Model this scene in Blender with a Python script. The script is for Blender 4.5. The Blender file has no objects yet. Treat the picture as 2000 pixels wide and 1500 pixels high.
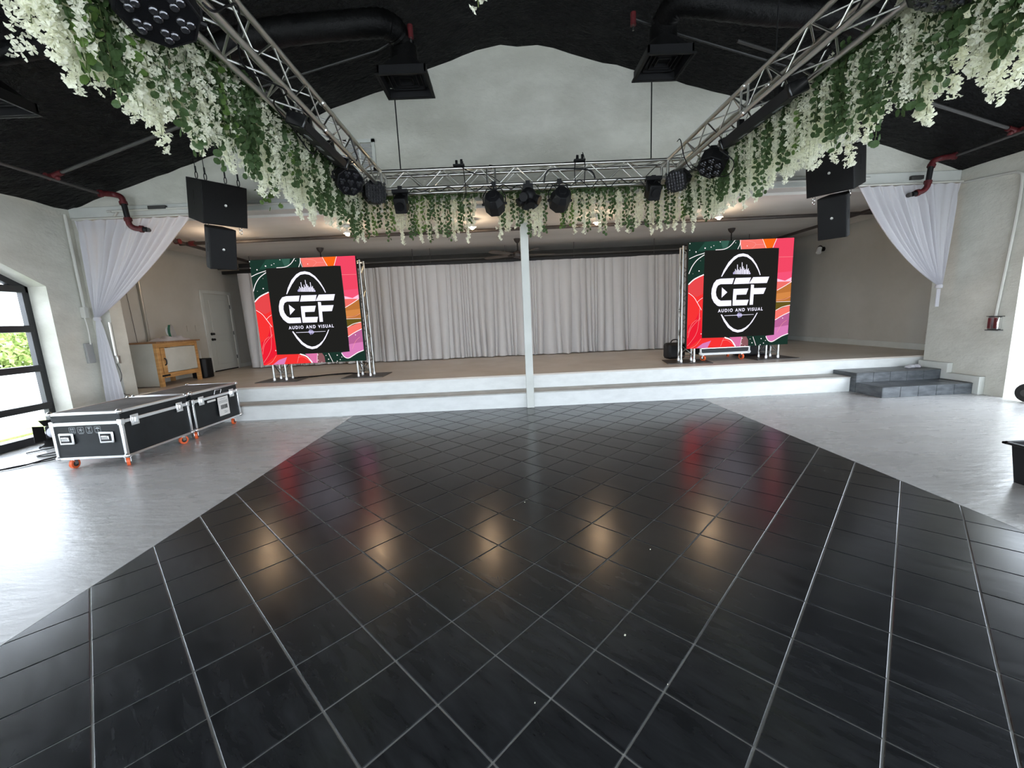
import bpy, math, random
import numpy as np
from mathutils import Vector, Matrix
SC = bpy.context.scene
COL = SC.collection
rnd = random.Random(7)
PI = math.pi

# ------------------------------------------------------------------ camera
PITCH, ROLL, YAW, FPX = .1618, -.04637, .01143, 798.58
EYE = Vector((0, 0, 1.5744))
cp, sp = math.cos(PITCH), math.sin(PITCH)
RZ = Matrix.Rotation(-YAW, 3, 'Z')
v_r, v_f, v_u = Vector((1, 0, 0)), Vector((0, cp, -sp)), Vector((0, sp, cp))
cr, sr = math.cos(ROLL), math.sin(ROLL)
RIGHT = RZ @ (cr*v_r + sr*v_u)
UP = RZ @ (-sr*v_r + cr*v_u)
FWD = RZ @ v_f
cam_d = bpy.data.cameras.new('camera')
cam_d.sensor_width = 36
cam_d.lens = FPX/2000*36
cam_d.clip_start, cam_d.clip_end = .05, 500
cam = bpy.data.objects.new('camera', cam_d)
COL.objects.link(cam)
m = Matrix((RIGHT, UP, -FWD)).transposed().to_4x4()
m.translation = EYE
cam.matrix_world = m
SC.camera = cam
SC.view_settings.view_transform = 'Standard'
SC.view_settings.look = 'None'
SC.view_settings.gamma = 1
SC.view_settings.use_curve_mapping = False
SC.view_settings.exposure = 0.0
SC.cycles.max_bounces = 10
SC.cycles.diffuse_bounces = 6
SC.cycles.use_denoising = True

# ------------------------------------------------------------------ world: even bright overcast sky
SKY = 9.6
w = bpy.data.worlds.new('sky')
SC.world = w
w.use_nodes = True
bg = w.node_tree.nodes['Background']
bg.inputs[0].default_value = (.80, .89, 1, 1)
bg.inputs[1].default_value = SKY

def portal(name, loc, rot, sx, sy):
    d = bpy.data.lights.new(name, 'AREA')
    d.shape = 'RECTANGLE'; d.size, d.size_y = sx, sy
    d.cycles.is_portal = True
    o = bpy.data.objects.new(name, d)
    o.location, o.rotation_euler = loc, rot
    COL.objects.link(o)
# daylight openings of the hall (left wall, right wall, rear wall opened up to light the stage)
XL, XR, XLO, XRO = -6.93, 7.66, -7.3, 8.06
YG, YB = 7.1, -5.0
LEFT_OPEN = [(2.7, 6.5), (-1.5, 2.3), (-4.8, -1.9)]
RIGHT_OPEN = [(2.4, 6.08), (-1.5, 2.0), (-4.8, -1.9)]
for a, b in LEFT_OPEN:
    portal('sky_portal', (XLO-.08, (a+b)/2, 1.3), (0, -PI/2, 0), 2.6, b-a)
for a, b in RIGHT_OPEN:
    portal('sky_portal', (XRO+.08, (a+b)/2, 1.3), (0, PI/2, 0), 2.6, b-a)
portal('sky_portal', (.4, YB-.35, 1.65), (-PI/2, 0, 0), 13, 3.2)  # sky portal for the added rear opening

# ------------------------------------------------------------------ materials
def nt(name):
    m = bpy.data.materials.new(name)
    m.use_nodes = True
    return m, m.node_tree, m.node_tree.nodes['Principled BSDF']
def simple(name, col, rough=.6, metal=0, spec=.5, **kw):
    m, t, b = nt(name)
    b.inputs['Base Color'].default_value = (*col, 1)
    b.inputs['Roughness'].default_value = rough
    b.inputs['Metallic'].default_value = metal
    b.inputs['Specular IOR Level'].default_value = spec
    for k, v in kw.items():
        b.inputs[k.replace('_', ' ')].default_value = v
    return m
def ramp(t, fac, stops):
    r = t.nodes.new('ShaderNodeValToRGB')
    e = r.color_ramp.elements
    while len(e) < len(stops): e.new(.5)
    for q, (p, c) in zip(e, stops):
        q.position = p; q.color = (*c, 1)
    t.links.new(fac, r.inputs[0])
    return r.outputs[0]
def coords(t, scale=(1, 1, 1), kind='Object', rot=(0, 0, 0)):
    c = t.nodes.new('ShaderNodeTexCoord'); mp = t.nodes.new('ShaderNodeMapping')
    mp.inputs['Scale'].default_value = scale
    mp.inputs['Rotation'].default_value = rot
    t.links.new(c.outputs[kind], mp.inputs[0])
    return mp.outputs[0]
def geo_pos(t, scale=(1, 1, 1), rot=(0, 0, 0)):
    c = t.nodes.new('ShaderNodeNewGeometry'); mp = t.nodes.new('ShaderNodeMapping')
    mp.inputs['Scale'].default_value = scale
    mp.inputs['Rotation'].default_value = rot
    t.links.new(c.outputs['Position'], mp.inputs[0])
    return mp.outputs[0]
def noise(t, vec, scale, detail=4, rough=.55, dist=0):
    n = t.nodes.new('ShaderNodeTexNoise')
    n.inputs['Scale'].default_value = scale
    n.inputs['Detail'].default_value = detail
    n.inputs['Roughness'].default_value = rough
    n.inputs['Distortion'].default_value = dist
    t.links.new(vec, n.inputs['Vector'])
    return n.outputs['Fac']
def bump(t, b, h, strength=.3, dist=.01):
    n = t.nodes.new('ShaderNodeBump')
    n.inputs['Strength'].default_value = strength
    n.inputs['Distance'].default_value = dist
    t.links.new(h, n.inputs['Height'])
    t.links.new(n.outputs[0], b.inputs['Normal'])
def mottled(name, c1, c2, nscale=3, rough=.8, bs=12, bstr=.3, bdist=.01, stretch=(1, 1, 1), lo=.35, hi=.65, spec=.5, metal=0, rr=None, rot=(0, 0, 0)):
    m, t, b = nt(name)
    p = geo_pos(t, stretch, rot)
    n = noise(t, p, nscale, 6, .6)
    t.links.new(ramp(t, n, [(lo, c1), (hi, c2)]), b.inputs['Base Color'])
    b.inputs['Roughness'].default_value = rough
    b.inputs['Specular IOR Level'].default_value = spec
    b.inputs['Metallic'].default_value = metal
    if rr:
        n2 = noise(t, p, nscale*1.7, 5, .6)
        q = t.nodes.new('ShaderNodeMapRange')
        q.inputs['From Min'].default_value = .3; q.inputs['From Max'].default_value = .7
        q.inputs['To Min'].default_value, q.inputs['To Max'].default_value = rr
        t.links.new(n2, q.inputs['Value']); t.links.new(q.outputs[0], b.inputs['Roughness'])
    if bstr: bump(t, b, noise(t, p, bs, 5, .6), bstr, bdist)
    return m
def emit(name, col, strength=1.0):
    m = bpy.data.materials.new(name); m.use_nodes = True
    t = m.node_tree; t.nodes.clear()
    e = t.nodes.new('ShaderNodeEmission'); o = t.nodes.new('ShaderNodeOutputMaterial')
    e.inputs[0].default_value = (*col, 1); e.inputs[1].default_value = strength
    t.links.new(e.outputs[0], o.inputs[0])
    return m
def cloth(name, col, trans=.35, rough=.9):
    m = bpy.data.materials.new(name); m.use_nodes = True
    t = m.node_tree; b = t.nodes['Principled BSDF']; o = t.nodes['Material Output']
    b.inputs['Base Color'].default_value = (*col, 1); b.inputs['Roughness'].default_value = rough
    b.inputs['Specular IOR Level'].default_value = .2
    tr = t.nodes.new('ShaderNodeBsdfTranslucent'); tr.inputs[0].default_value = (*col, 1)
    mx = t.nodes.new('ShaderNodeMixShader'); mx.inputs[0].default_value = trans
    t.links.new(b.outputs[0], mx.inputs[1]); t.links.new(tr.outputs[0], mx.inputs[2])
    t.links.new(mx.outputs[0], o.inputs[0])
    n = noise(t, coords(t, (1, 1, 1)), 260, 2, .5)
    bump(t, b, n, .08, .002)
    return m

M_stucco = mottled('white_stucco', (.52, .51, .445), (.64, .63, .56), 1.3, .85, 13, .45, .02, (1, 1, 1.6))
M_wallpaint = mottled('painted_wall', (.45, .43, .38), (.52, .50, .45), .8, .7, 60, .12, .004)
M_beam = mottled('beam_paint', (.53, .54, .50), (.60, .61, .57), 2, .6, 40, .1, .004)
M_ceil = mottled('black_sprayed_ceiling', (.0008, .0008, .001), (.0035, .0035, .004), 6, .5, 8, 1.0, .2, (1, 1.6, 1), .35, .7, .13)
M_conc = mottled('glossy_grey_concrete', (.42, .415, .405), (.50, .495, .485), .7, .3, 4, .16, .03, (1, 3.0, 1), .2, .8, .5, rr=(.24, .32), rot=(0, 0, .35))
M_ground = mottled('pale_paving', (.62, .62, .6), (.75, .75, .72), .5, .9, 8, .2, .02)
M_grass = mottled('grass', (.25, .33, .08), (.48, .55, .2), 2, .9, 30, .8, .05)
M_grout = simple('grey_grout', (.38, .38, .36), .8)
M_back = mottled('dark_back_wall', (.03, .03, .028), (.05, .05, .046), 2, .8, 30, .1, .004)
M_stagetop = mottled('tan_stage_floor', (.50, .445, .38), (.60, .54, .47), .9, .4, 40, .06, .003, lo=.3, hi=.7, rr=(.3, .5))
M_riser = mottled('white_riser_paint', (.62, .63, .61), (.72, .73, .71), 4, .6, 50, .2, .004, (1, 1, 2.5), .2, .6)
M_tread = mottled('worn_white_tread', (.34, .33, .30), (.48, .47, .43), 3, .5, 50, .1, .004)
M_stageceil = mottled('stage_ceiling', (.62, .59, .55), (.74, .71, .67), .5, .75, 30, .1, .01, (.4, 2.2, 1), .35, .65)
def tile_mat():
    m, t, b = nt('black_slate_tile')
    oi = t.nodes.new('ShaderNodeObjectInfo')
    p = geo_pos(t, (1, 1, 1), (0, 0, PI/4))
    ad = t.nodes.new('ShaderNodeVectorMath'); ad.operation = 'ADD'
    cb = t.nodes.new('ShaderNodeCombineXYZ')
    mu = t.nodes.new('ShaderNodeMath'); mu.operation = 'MULTIPLY'; mu.inputs[1].default_value = 30
    t.links.new(oi.outputs['Random'], mu.inputs[0]); t.links.new(mu.outputs[0], cb.inputs[0])
    t.links.new(p, ad.inputs[0]); t.links.new(cb.outputs[0], ad.inputs[1])
    mp = t.nodes.new('ShaderNodeMapping'); mp.inputs['Scale'].default_value = (2.5, 11, 1)
    t.links.new(ad.outputs[0], mp.inputs[0])
    n = noise(t, mp.outputs[0], 1.6, 7, .62, .6)
    t.links.new(ramp(t, n, [(.3, (.011, .012, .013)), (.75, (.030, .032, .035))]), b.inputs['Base Color'])
    q = t.nodes.new('ShaderNodeMapRange')
    q.inputs['To Min'].default_value = .17; q.inputs['To Max'].default_value = .27
    t.links.new(n, q.inputs['Value']); t.links.new(q.outputs[0], b.inputs['Roughness'])
    b.inputs['Specular IOR Level'].default_value = .5
    bump(t, b, n, .045, .003)
    return m
M_tile = tile_mat()
M_steptile = mottled('dark_step_tile', (.035, .04, .045), (.10, .11, .12), 5, .35, 20, .1, .003, (1, 1, 3))
M_alu = simple('brushed_aluminium', (.62, .61, .57), .32, 1)
M_tower = simple('tower_aluminium', (.42, .42, .40), .38, 1)
M_alu2 = simple('case_aluminium', (.80, .80, .80), .28, 1)
M_chrome = simple('chrome', (.85, .85, .85), .12, 1)
M_case = mottled('case_laminate', (.007, .009, .010), (.013, .016, .018), 5, .5, 120, .08, .001, spec=.35)
M_casetop = mottled('dusty_case_lid', (.06, .055, .05), (.13, .12, .11), 3, .7, 60, .05, .002)
M_black = simple('matt_black', (.006, .006, .007), .55, 0, .35)
M_blackgloss = simple('gloss_black', (.008, .008, .009), .2)
M_grille = mottled('speaker_grille', (.003, .003, .0035), (.005, .005, .0055), 40, .6, 400, .3, .001, spec=.3)
M_spk = simple('speaker_paint', (.007, .007, .007), .55, 0, .3)
M_duct = mottled('black_duct', (.002, .002, .002), (.006, .006, .006), 5, .42, 25, .5, .02, spec=.12)
M_pipe = mottled('dark_iron_pipe', (.03, .024, .022), (.05, .04, .036), 8, .5, 60, .2, .002)
M_greypipe = simple('grey_sprinkler_pipe', (.06, .057, .054), .5)
M_darkpipe = simple('black_painted_pipe', (.012, .012, .012), .45)
M_red = mottled('red_fitting', (.07, .007, .009), (.13, .013, .016), 20, .5, 60, .4, .004)
M_conduit = simple('painted_conduit', (.55, .54, .49), .5)
M_zinc = simple('zinc_conduit', (.55, .54, .50), .35, 1)
M_frame = simple('black_window_frame', (.015, .016, .018), .4)
M_glass = simple('window_glass', (1, 1, 1), .0, 0, .5, Transmission_Weight=1.0, IOR=1.02)
M_wood = mottled('pine_wood', (.42, .20, .06), (.60, .33, .12), 3, .5, 60, .1, .002, (1, 1, 8))
M_woodtop = mottled('brown_top_board', (.22, .11, .05), (.33, .17, .08), 4, .5, 60, .1, .002, (1, 6, 1))
M_panel = mottled('off_white_board', (.48, .47, .41), (.56, .55, .49), 2, .6, 40, .05, .002)
M_door = simple('white_door_paint', (.50, .51, .47), .5)
M_white = simple('white_plastic', (.7, .7, .68), .5)
M_paper = simple('label_paper', (.75, .75, .73), .7)
M_ink = simple('label_ink', (.03, .03, .03), .7)
M_greyink = simple('grey_print', (.30, .32, .33), .7)
M_green = simple('green_plastic', (.02, .12, .07), .3)
M_orange = simple('orange_wheel', (.75, .12, .03), .4)
M_rubber = simple('black_rubber', (.012, .012, .012), .7)
M_plate = mottled('steel_base_plate', (.045, .035, .028), (.07, .055, .045), 5, .5, 60, .1, .002)
M_curt = cloth('grey_sheer_curtain', (.59, .58, .575), .08)
M_swag = cloth('white_drape', (.74, .73, .76), .4, .55)
M_petal = cloth('white_petal', (.88, .88, .74), .4, .6)
M_leaf = cloth('eucalyptus_leaf', (.060, .105, .038), .25, .5)
M_leaf2 = cloth('fresh_green_leaf', (.11, .19, .045), .3, .5)
M_stem = simple('green_stem', (.10, .13, .04), .7)
M_lens = simple('glass_lens', (.12, .12, .13), .12, .8)
M_led = emit('warm_lamp_glow', (1, .60, .28), 220)
M_redcable = simple('red_cable', (.35, .015, .03), .5)
M_vent = simple('vent_grey', (.30, .30, .29), .6)

# ------------------------------------------------------------------ mesh helpers
class MB:
    def __init__(s): s.v, s.f, s.mi, s.cur, s.T = [], [], [], 0, None
    def mat(s, i): s.cur = i; return s
    def add(s, vs, fs):
        b = len(s.v)
        if s.T is not None: vs = [tuple(s.T @ Vector(p)) for p in vs]
        s.v += [tuple(p) for p in vs]
        s.f += [tuple(i+b for i in f) for f in fs]
        s.mi += [s.cur]*len(fs)
        return s
    def bx(s, x0, x1, y0, y1, z0, z1):
        x0, x1 = min(x0, x1), max(x0, x1); y0, y1 = min(y0, y1), max(y0, y1); z0, z1 = min(z0, z1), max(z0, z1)
        return s.add([(x0, y0, z0), (x1, y0, z0), (x1, y1, z0), (x0, y1, z0), (x0, y0, z1), (x1, y0, z1), (x1, y1, z1), (x0, y1, z1)],
                     [(3, 2, 1, 0), (4, 5, 6, 7), (0, 1, 5, 4), (1, 2, 6, 5), (2, 3, 7, 6), (3, 0, 4, 7)])
    def tube(s, p0, p1, r, n=8, r1=None, caps=True):
        p0, p1 = Vector(p0), Vector(p1)
        d = (p1-p0).normalized()
        a = Vector((0, 0, 1)) if abs(d.z) < .9 else Vector((1, 0, 0))
        x = d.cross(a).normalized(); y = d.cross(x)
        r1 = r if r1 is None else r1
        vs = []
        for p, q in ((p0, r), (p1, r1)):
            for k in range(n):
                t = 2*PI*k/n
                vs.append(p+x*(q*math.cos(t))+y*(q*math.sin(t)))
        fs = [(k, (k+1) % n, n+(k+1) % n, n+k) for k in range(n)]
        if caps: fs += [tuple(range(n))[::-1], tuple(range(n, 2*n))]
        return s.add(vs, fs)
    def path(s, pts, r, n=6, rs=None):
        pts = [Vector(p) for p in pts]
        vs, fs, L = [], [], len(pts)
        prev = None
        for i, p in enumerate(pts):
            d = (pts[min(i+1, L-1)]-pts[max(i-1, 0)]).normalized()
            if prev is None:
                a = Vector((0, 0, 1)) if abs(d.z) < .9 else Vector((1, 0, 0))
                x = d.cross(a).normalized()
            else:
                x = (prev-d*prev.dot(d))
                x = x.normalized() if x.length > 1e-6 else d.cross(Vector((0, 1, 0))).normalized()
            prev = x; y = d.cross(x); q = rs[i] if rs else r
            for k in range(n):
                t = 2*PI*k/n
                vs.append(p+x*(q*math.cos(t))+y*(q*math.sin(t)))
        for i in range(L-1):
            fs += [(i*n+k, i*n+(k+1) % n, (i+1)*n+(k+1) % n, (i+1)*n+k) for k in range(n)]
        fs += [tuple(range(n))[::-1], tuple(range((L-1)*n, L*n))]
        return s.add(vs, fs)
    def lathe(s, prof, org=(0, 0, 0), n=20, axis='Z'):
        vs, fs, L = [], [], len(prof)
        for r, h in prof:
            for k in range(n):
                t = 2*PI*k/n; a, b = r*math.cos(t), r*math.sin(t)
                p = {'Z': (a, b, h), 'Y': (a, h, b), 'X': (h, a, b)}[axis]
                vs.append((p[0]+org[0], p[1]+org[1], p[2]+org[2]))
        for i in range(L-1):
            fs += [(i*n+k, i*n+(k+1) % n, (i+1)*n+(k+1) % n, (i+1)*n+k) for k in range(n)]
        if prof[0][0] > 1e-4: fs.append(tuple(range(n))[::-1])
        if prof[-1][0] > 1e-4: fs.append(tuple(range((L-1)*n, L*n)))
        return s.add(vs, fs)
    def prism(s, pts, z0, z1, ax='Z'):
        n = len(pts)
        f = {'Z': lambda a, b, c: (a, b, c), 'Y': lambda a, b, c: (a, c, b), 'X': lambda a, b, c: (c, a, b)}[ax]
        vs = [f(a, b, z0) for a, b in pts]+[f(a, b, z1) for a, b in pts]
        fs = [tuple(range(n))[::-1], tuple(range(n, 2*n))]+[(k, (k+1) % n, n+(k+1) % n, n+k) for k in range(n)]
        return s.add(vs, fs)
    def ball(s, c, r, n=8, sz=1):
        prof = [(max(r*math.sin(PI*k/n), 1e-5), -r*sz*math.cos(PI*k/n)) for k in range(n+1)]
        return s.lathe(prof, c, n+2)
    def mesh(s, name, mats, bevel=0, smooth=True):
        me = bpy.data.meshes.new(name)
        me.from_pydata(s.v, [], s.f)
        for m_ in (mats if isinstance(mats, (list, tuple)) else [mats]): me.materials.append(m_)
        if len(me.polygons) == len(s.mi): me.polygons.foreach_set('material_index', s.mi)
        me.validate()
        if smooth:
            me.shade_smooth()
            me.set_sharp_from_angle(angle=.65)
        me.update()
        return me

ORG = {}
def link(name, me, parent=None, loc=None, rot=None):
    o = bpy.data.objects.new(name, me)
    COL.objects.link(o)
    if parent is not None:
        o.parent = parent
        if loc is None and parent.name in ORG:       # mesh given in world space
            o.location = -ORG[parent.name]
    if loc is not None: o.location = loc
    if rot is not None: o.rotation_euler = rot
    return o
def obj(name, mb, mats, parent=None, bevel=0, loc=None, rot=None, label=None, smooth=True):
    o = link(name, mb.mesh(name, mats, smooth=smooth), parent, loc, rot)
    if parent is not None and parent.name in ORG and loc is None: ORG[o.name] = Vector((0, 0, 0))
    if bevel:
        b = o.modifiers.new('bevel', 'BEVEL'); b.width = bevel; b.segments = 2; b.limit_method = 'ANGLE'; b.angle_limit = .6
    if label: o['label'] = label
    return o
def thing(name, label, cat, loc=(0, 0, 0), group=None, rot=None, local=False):
    o = bpy.data.objects.new(name, None)
    COL.objects.link(o)
    o.location = loc
    if rot: o.rotation_euler = rot
    o.empty_display_size = .1
    o['label'] = label; o['category'] = cat
    if group: o['group'] = group
    if not local: ORG[o.name] = Vector(loc)
    return o
def tag(o, label, cat, group=None):
    o['label'] = label; o['category'] = cat
    if group: o['group'] = group
    return o
def struct(name, mb, mats, parent=None, bevel=0, label=None, **k):
    o = obj(name, mb, mats, parent, bevel, **k)
    if parent is None: o['kind'] = 'structure'
    if label: o['label'] = label
    return o
def crom(pts, n=6):
    pts = [Vector(p) for p in pts]; out = []
    for i in range(len(pts)-1):
        p0, p1, p2, p3 = pts[max(i-1, 0)], pts[i], pts[i+1], pts[min(i+2, len(pts)-1)]
        for k in range(n):
            t = k/n
            out.append(.5*((2*p1)+(p2-p0)*t+(2*p0-5*p1+4*p2-p3)*t*t+(3*p1-p0-3*p2+p3)*t**3))
    out.append(pts[-1]); return out
# ------------------------------------------------------------------ room shell
HS = .53          # stage height
GAB = [(-6.93, 3.60), (-4.6, 4.30), (-2.54, 4.93), (-1.63, 5.20), (-1.05, 5.43), (-.24, 5.67), (.15, 5.735), (.42, 5.715), (.72, 5.725), (.96, 5.68), (1.52, 5.50), (2.2, 5.33), (3.72, 4.90), (6.45, 4.02), (7.66, 3.63)]
def prof(x):
    for (a, za), (b, zb) in zip(GAB, GAB[1:]):
        if a <= x <= b: return za+(zb-za)*(x-a)/(b-a)
    return 3.6
DX0, DX1, DY0, DY1 = -2.72, 3.42, -.6, 7.04   # dance floor rectangle
mb = MB()
for a, b, c, d in ((XLO, DX0, YB-.3, 7.1), (DX1, XRO, YB-.3, 7.1), (DX0, DX1, YB-.3, DY0), (DX0, DX1, DY1, 7.1)):
    mb.bx(a, b, c, d, -.1, 0)
struct('floor', mb, M_conc, label='glossy grey painted concrete floor')
# dance floor: recessed grout bed with every tile its own piece
df = struct('floor', MB().bx(DX0, DX1, DY0, DY1, -.1, -.004), M_grout, label='dance floor of black slate tiles laid diagonally')
S, OX, OY = .335, .119, 1.47
c45 = math.sqrt(.5)
def clip(poly, ax, lim, sgn):
    out = []
    for i in range(len(poly)):
        p, q = poly[i], poly[(i+1) % len(poly)]
        ip, iq = (p[ax]-lim)*sgn >= 0, (q[ax]-lim)*sgn >= 0
        if ip: out.append(p)
        if ip != iq:
            t = (lim-p[ax])/(q[ax]-p[ax])
            out.append((p[0]+(q[0]-p[0])*t, p[1]+(q[1]-p[1])*t))
    return out
def tile_mb(poly, h0=-.02, h1=0, bev=.003):
    cx = sum(p[0] for p in poly)/len(poly); cy = sum(p[1] for p in poly)/len(poly)
    n = len(poly)
    def ins(d):
        o = []
        for x, y in poly:
            L = math.hypot(x-cx, y-cy); o.append((x-(x-cx)/L*d, y-(y-cy)/L*d))
        return o
    b = MB(); i1 = ins(bev)
    b.add([(x, y, h0) for x, y in poly]+[(x, y, h1-.0015) for x, y in poly]+[(x, y, h1) for x, y in i1],
          [(k, (k+1) % n, n+(k+1) % n, n+k) for k in range(n)]+[(n+k, n+(k+1) % n, 2*n+(k+1) % n, 2*n+k) for k in range(n)]+[tuple(range(2*n, 3*n))])
    return b
g = S/2-.0042
full = None; tiles = []
for i in range(-40, 41):
    for j in range(-40, 41):
        cx = OX+((i+.5)*c45+(j+.5)*c45)*S; cy = OY+(-(i+.5)*c45+(j+.5)*c45)*S
        sq = [(-g, -g), (g, -g), (g, g), (-g, g)]
        P = [(cx+(a+b)*c45, cy+(b-a)*c45) for a, b in sq][::-1]
        Q = P
        for ax, lim, sg in ((0, DX0+.004, 1), (0, DX1-.004, -1), (1, DY0+.004, 1), (1, DY1-.004, -1)):
            if Q: Q = clip(Q, ax, lim, sg)
        if len(Q) < 3: continue
        A = abs(sum(Q[k][0]*Q[(k+1) % len(Q)][1]-Q[(k+1) % len(Q)][0]*Q[k][1] for k in range(len(Q)))/2)
        if A < .0006: continue
        d = math.hypot(cx, cy)
        vis = Vector((cx, cy, 0))-EYE; zc = vis.dot(FWD)
        if zc > .2: u, v = 1000+FPX*vis.dot(RIGHT)/zc, 750-FPX*vis.dot(UP)/zc
        else: u, v = -9999, 9999
        seen = -160 < u < 2160 and v < 1650
        tiles.append((not seen, d, cx, cy, Q, abs(A-4*g*g) < 1e-5))
tiles.sort(key=lambda t: (t[0], t[1]))
rest = MB()
for k, (ns, d, cx, cy, Q, isf) in enumerate(tiles):
    if k < 300 and not ns:
        L = [(x-cx, y-cy) for x, y in Q]
        if isf:
            if full is None: full = tile_mb(L).mesh('tile', M_tile, smooth=False)
            me = full
        else: me = tile_mb(L).mesh('tile', M_tile, smooth=False)
        o = link('tile', me, df, loc=(cx, cy, rnd.uniform(-.0006, .0006)))
        o.rotation_euler = (rnd.uniform(-.0015, .0015), rnd.uniform(-.0015, .0015), 0)
    else:
        b = tile_mb(Q); rest.add(b.v, b.f)
o = obj('tile_field', rest, M_tile, df, smooth=False); o['kind'] = 'stuff'

# gable wall above the stage opening
def rough_edge(pts, step=.08, amp=.012):
    out = []
    for (a, za), (b, zb) in zip(pts, pts[1:]):
        n = max(1, int((b-a)/step))
        for k in range(n):
            t = k/n; out.append((a+(b-a)*t, za+(zb-za)*t+rnd.uniform(-amp, amp)))
    return out+[pts[-1]]
top = rough_edge(GAB)
mb = MB()
n = len(top)
vs = [(x, YG, 3.55) for x, z in top]+[(x, YG, z+.3) for x, z in top]+[(x, YG+.24, 3.55) for x, z in top]+[(x, YG+.24, z+.3) for x, z in top]
fs = []
for k in range(n-1):
    fs += [(k, k+1, n+k+1, n+k), (2*n+k+1, 2*n+k, 3*n+k, 3*n+k+1), (n+k, n+k+1, 3*n+k+1, 3*n+k)]
mb.add(vs, fs)
struct('wall_front', mb, M_stucco, label='white stucco gable wall above the stage opening')
struct('trim_1', MB().bx(XL+.002, XR-.002, YG-.025, YG+.26, 3.47, 3.63), M_beam, bevel=.008, label='painted beam across the top of the stage opening')
struct('wall_pier', MB().bx(XL+.001, -6.62, YG+.001, YG+.24, 0, 3.469), M_stucco, label='narrow white pier left of the stage opening')
# ceiling: black sprayed underside following the gable
mb = MB(); step = []
ny = 50; ys = [YB-.3+(YG+.02-YB+.3)*k/ny for k in range(ny+1)]
xs = [XLO]+[p[0] for p in GAB]+[XRO]
cols = []
for (a, b) in zip(GAB, GAB[1:]):
    q = max(1, int((b[0]-a[0])/.2))
    for k in range(q): cols.append((a[0]+(b[0]-a[0])*k/q, a[1]+(b[1]-a[1])*k/q))
cols.append(GAB[-1])
cols = [(XLO, 3.60)]+cols+[(XRO, 3.63)]
vs = [(x, y, z+rnd.uniform(-.014, .014)) for y in ys for x, z in cols]
m_ = len(cols)
fs = [(r*m_+c, r*m_+c+1, (r+1)*m_+c+1, (r+1)*m_+c) for r in range(ny) for c in range(m_-1)]
mb.add(vs, fs)
vs = [(x, y, 6.1) for y in (ys[0], ys[-1]) for x in (XLO, XRO)]
mb.add(vs, [(0, 1, 3, 2)])
struct('ceiling', mb, M_ceil, label='black rough sprayed ceiling sloping up to the ridge')
struct('ceiling', MB().bx(-7.7, 8.75, YG+.262, 12.5, 3.43, 3.6), M_stageceil, label='flat pale ceiling above the stage')
# side walls with chamfered openings
def side_wall(name, x0, x1, opens, lab, zt):
    b = MB(); ys = YB-.3; ch, z1, z0, fl = .55, 2.66, 2.36, 0
    edges = sorted(opens)
    cur = YB-.3
    for a, c in edges:
        b.bx(x0, x1, cur, a, 0, zt)
        # head above the opening with sloped shoulders
        pts = [(a, zt), (a, z0), (a+ch, z1), (c-ch, z1), (c, z0), (c, zt)]
        b.prism(pts, x0, x1, 'X')
        cur = c
    b.bx(x0, x1, cur, YG+.25, 0, zt)
    return struct(name, b, M_stucco, label=lab)
side_wall('wall_left', XLO, XL, LEFT_OPEN, 'white stucco side wall with the glazed opening', 3.7)
side_wall('wall_right', XR, XRO, RIGHT_OPEN, 'white stucco side wall with the bright doorway', 3.72)
b = MB()
b.bx(XL+.01, -6.1, YB-.3, YB, 0, 6); b.bx(6.9, XR-.01, YB-.3, YB, 0, 6); b.bx(-6.1, 6.9, YB-.3, YB, 3.2, 6)  # wall behind the camera; its opening is added to send daylight onto the stage
struct('wall_rear', b, M_stucco, label='unseen white rear wall with a wide opening added to light the stage')
# glazed openings on the left: frame, rails, panes
def glazed(name, xw, a, c, full_=True, lab=None):
    r = MB(); ch, z1, z0 = .55, 2.66, 2.36
    x0, x1 = xw-.05, xw+.03
    fr = struct(name, MB().bx(x0, x1, c-.09, c, 0, z0), M_frame, label=lab)
    obj('window_frame', MB().bx(x0, x1, a, a+.09, 0, z0), M_frame, fr)
    obj('window_frame', MB().bx(x0, x1, a+ch, c-ch, z1-.08, z1), M_frame, fr)
    for (ya, za, yb, zb) in ((c, z0, c-ch, z1), (a, z0, a+ch, z1)):
        obj('window_frame', MB().add([(xx, yy, zz) for xx in (x0, x1) for yy, zz in ((ya, za), (yb, zb), (yb, zb-.1), (ya, za-.1))],
            [(0, 1, 2, 3), (7, 6, 5, 4), (0, 4, 5, 1), (1, 5, 6, 2), (2, 6, 7, 3), (3, 7, 4, 0)]), M_frame, fr)
    zs = [.06, .545, 1.13, 1.735, 2.325]
    for z in zs:
        h = .05 if z > .1 else .06
        obj('window_rail', MB().bx(x0-.01, x1+.02, a+.05, c-.05, z-h, z+h), M_frame, fr, bevel=.008)
    for y in np.arange(a+1.2, c-.5, 1.2):
        obj('window_mullion', MB().bx(x0, x1, y-.04, y+.04, .1, z1-.05), M_frame, fr)
    for z, zz in zip(zs, zs[1:]+[z1-.05]):
        obj('pane', MB().bx(xw-.012, xw-.008, a+.06, c-.06, z+.04, zz-.04), M_glass, fr)
    return fr
glazed('window_1', XLO+.06, *LEFT_OPEN[0], lab='black framed glazed roller opening in the left wall')
glazed('window_2', XLO+.06, *LEFT_OPEN[1], lab='black framed glazed opening beside the viewer')
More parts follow.
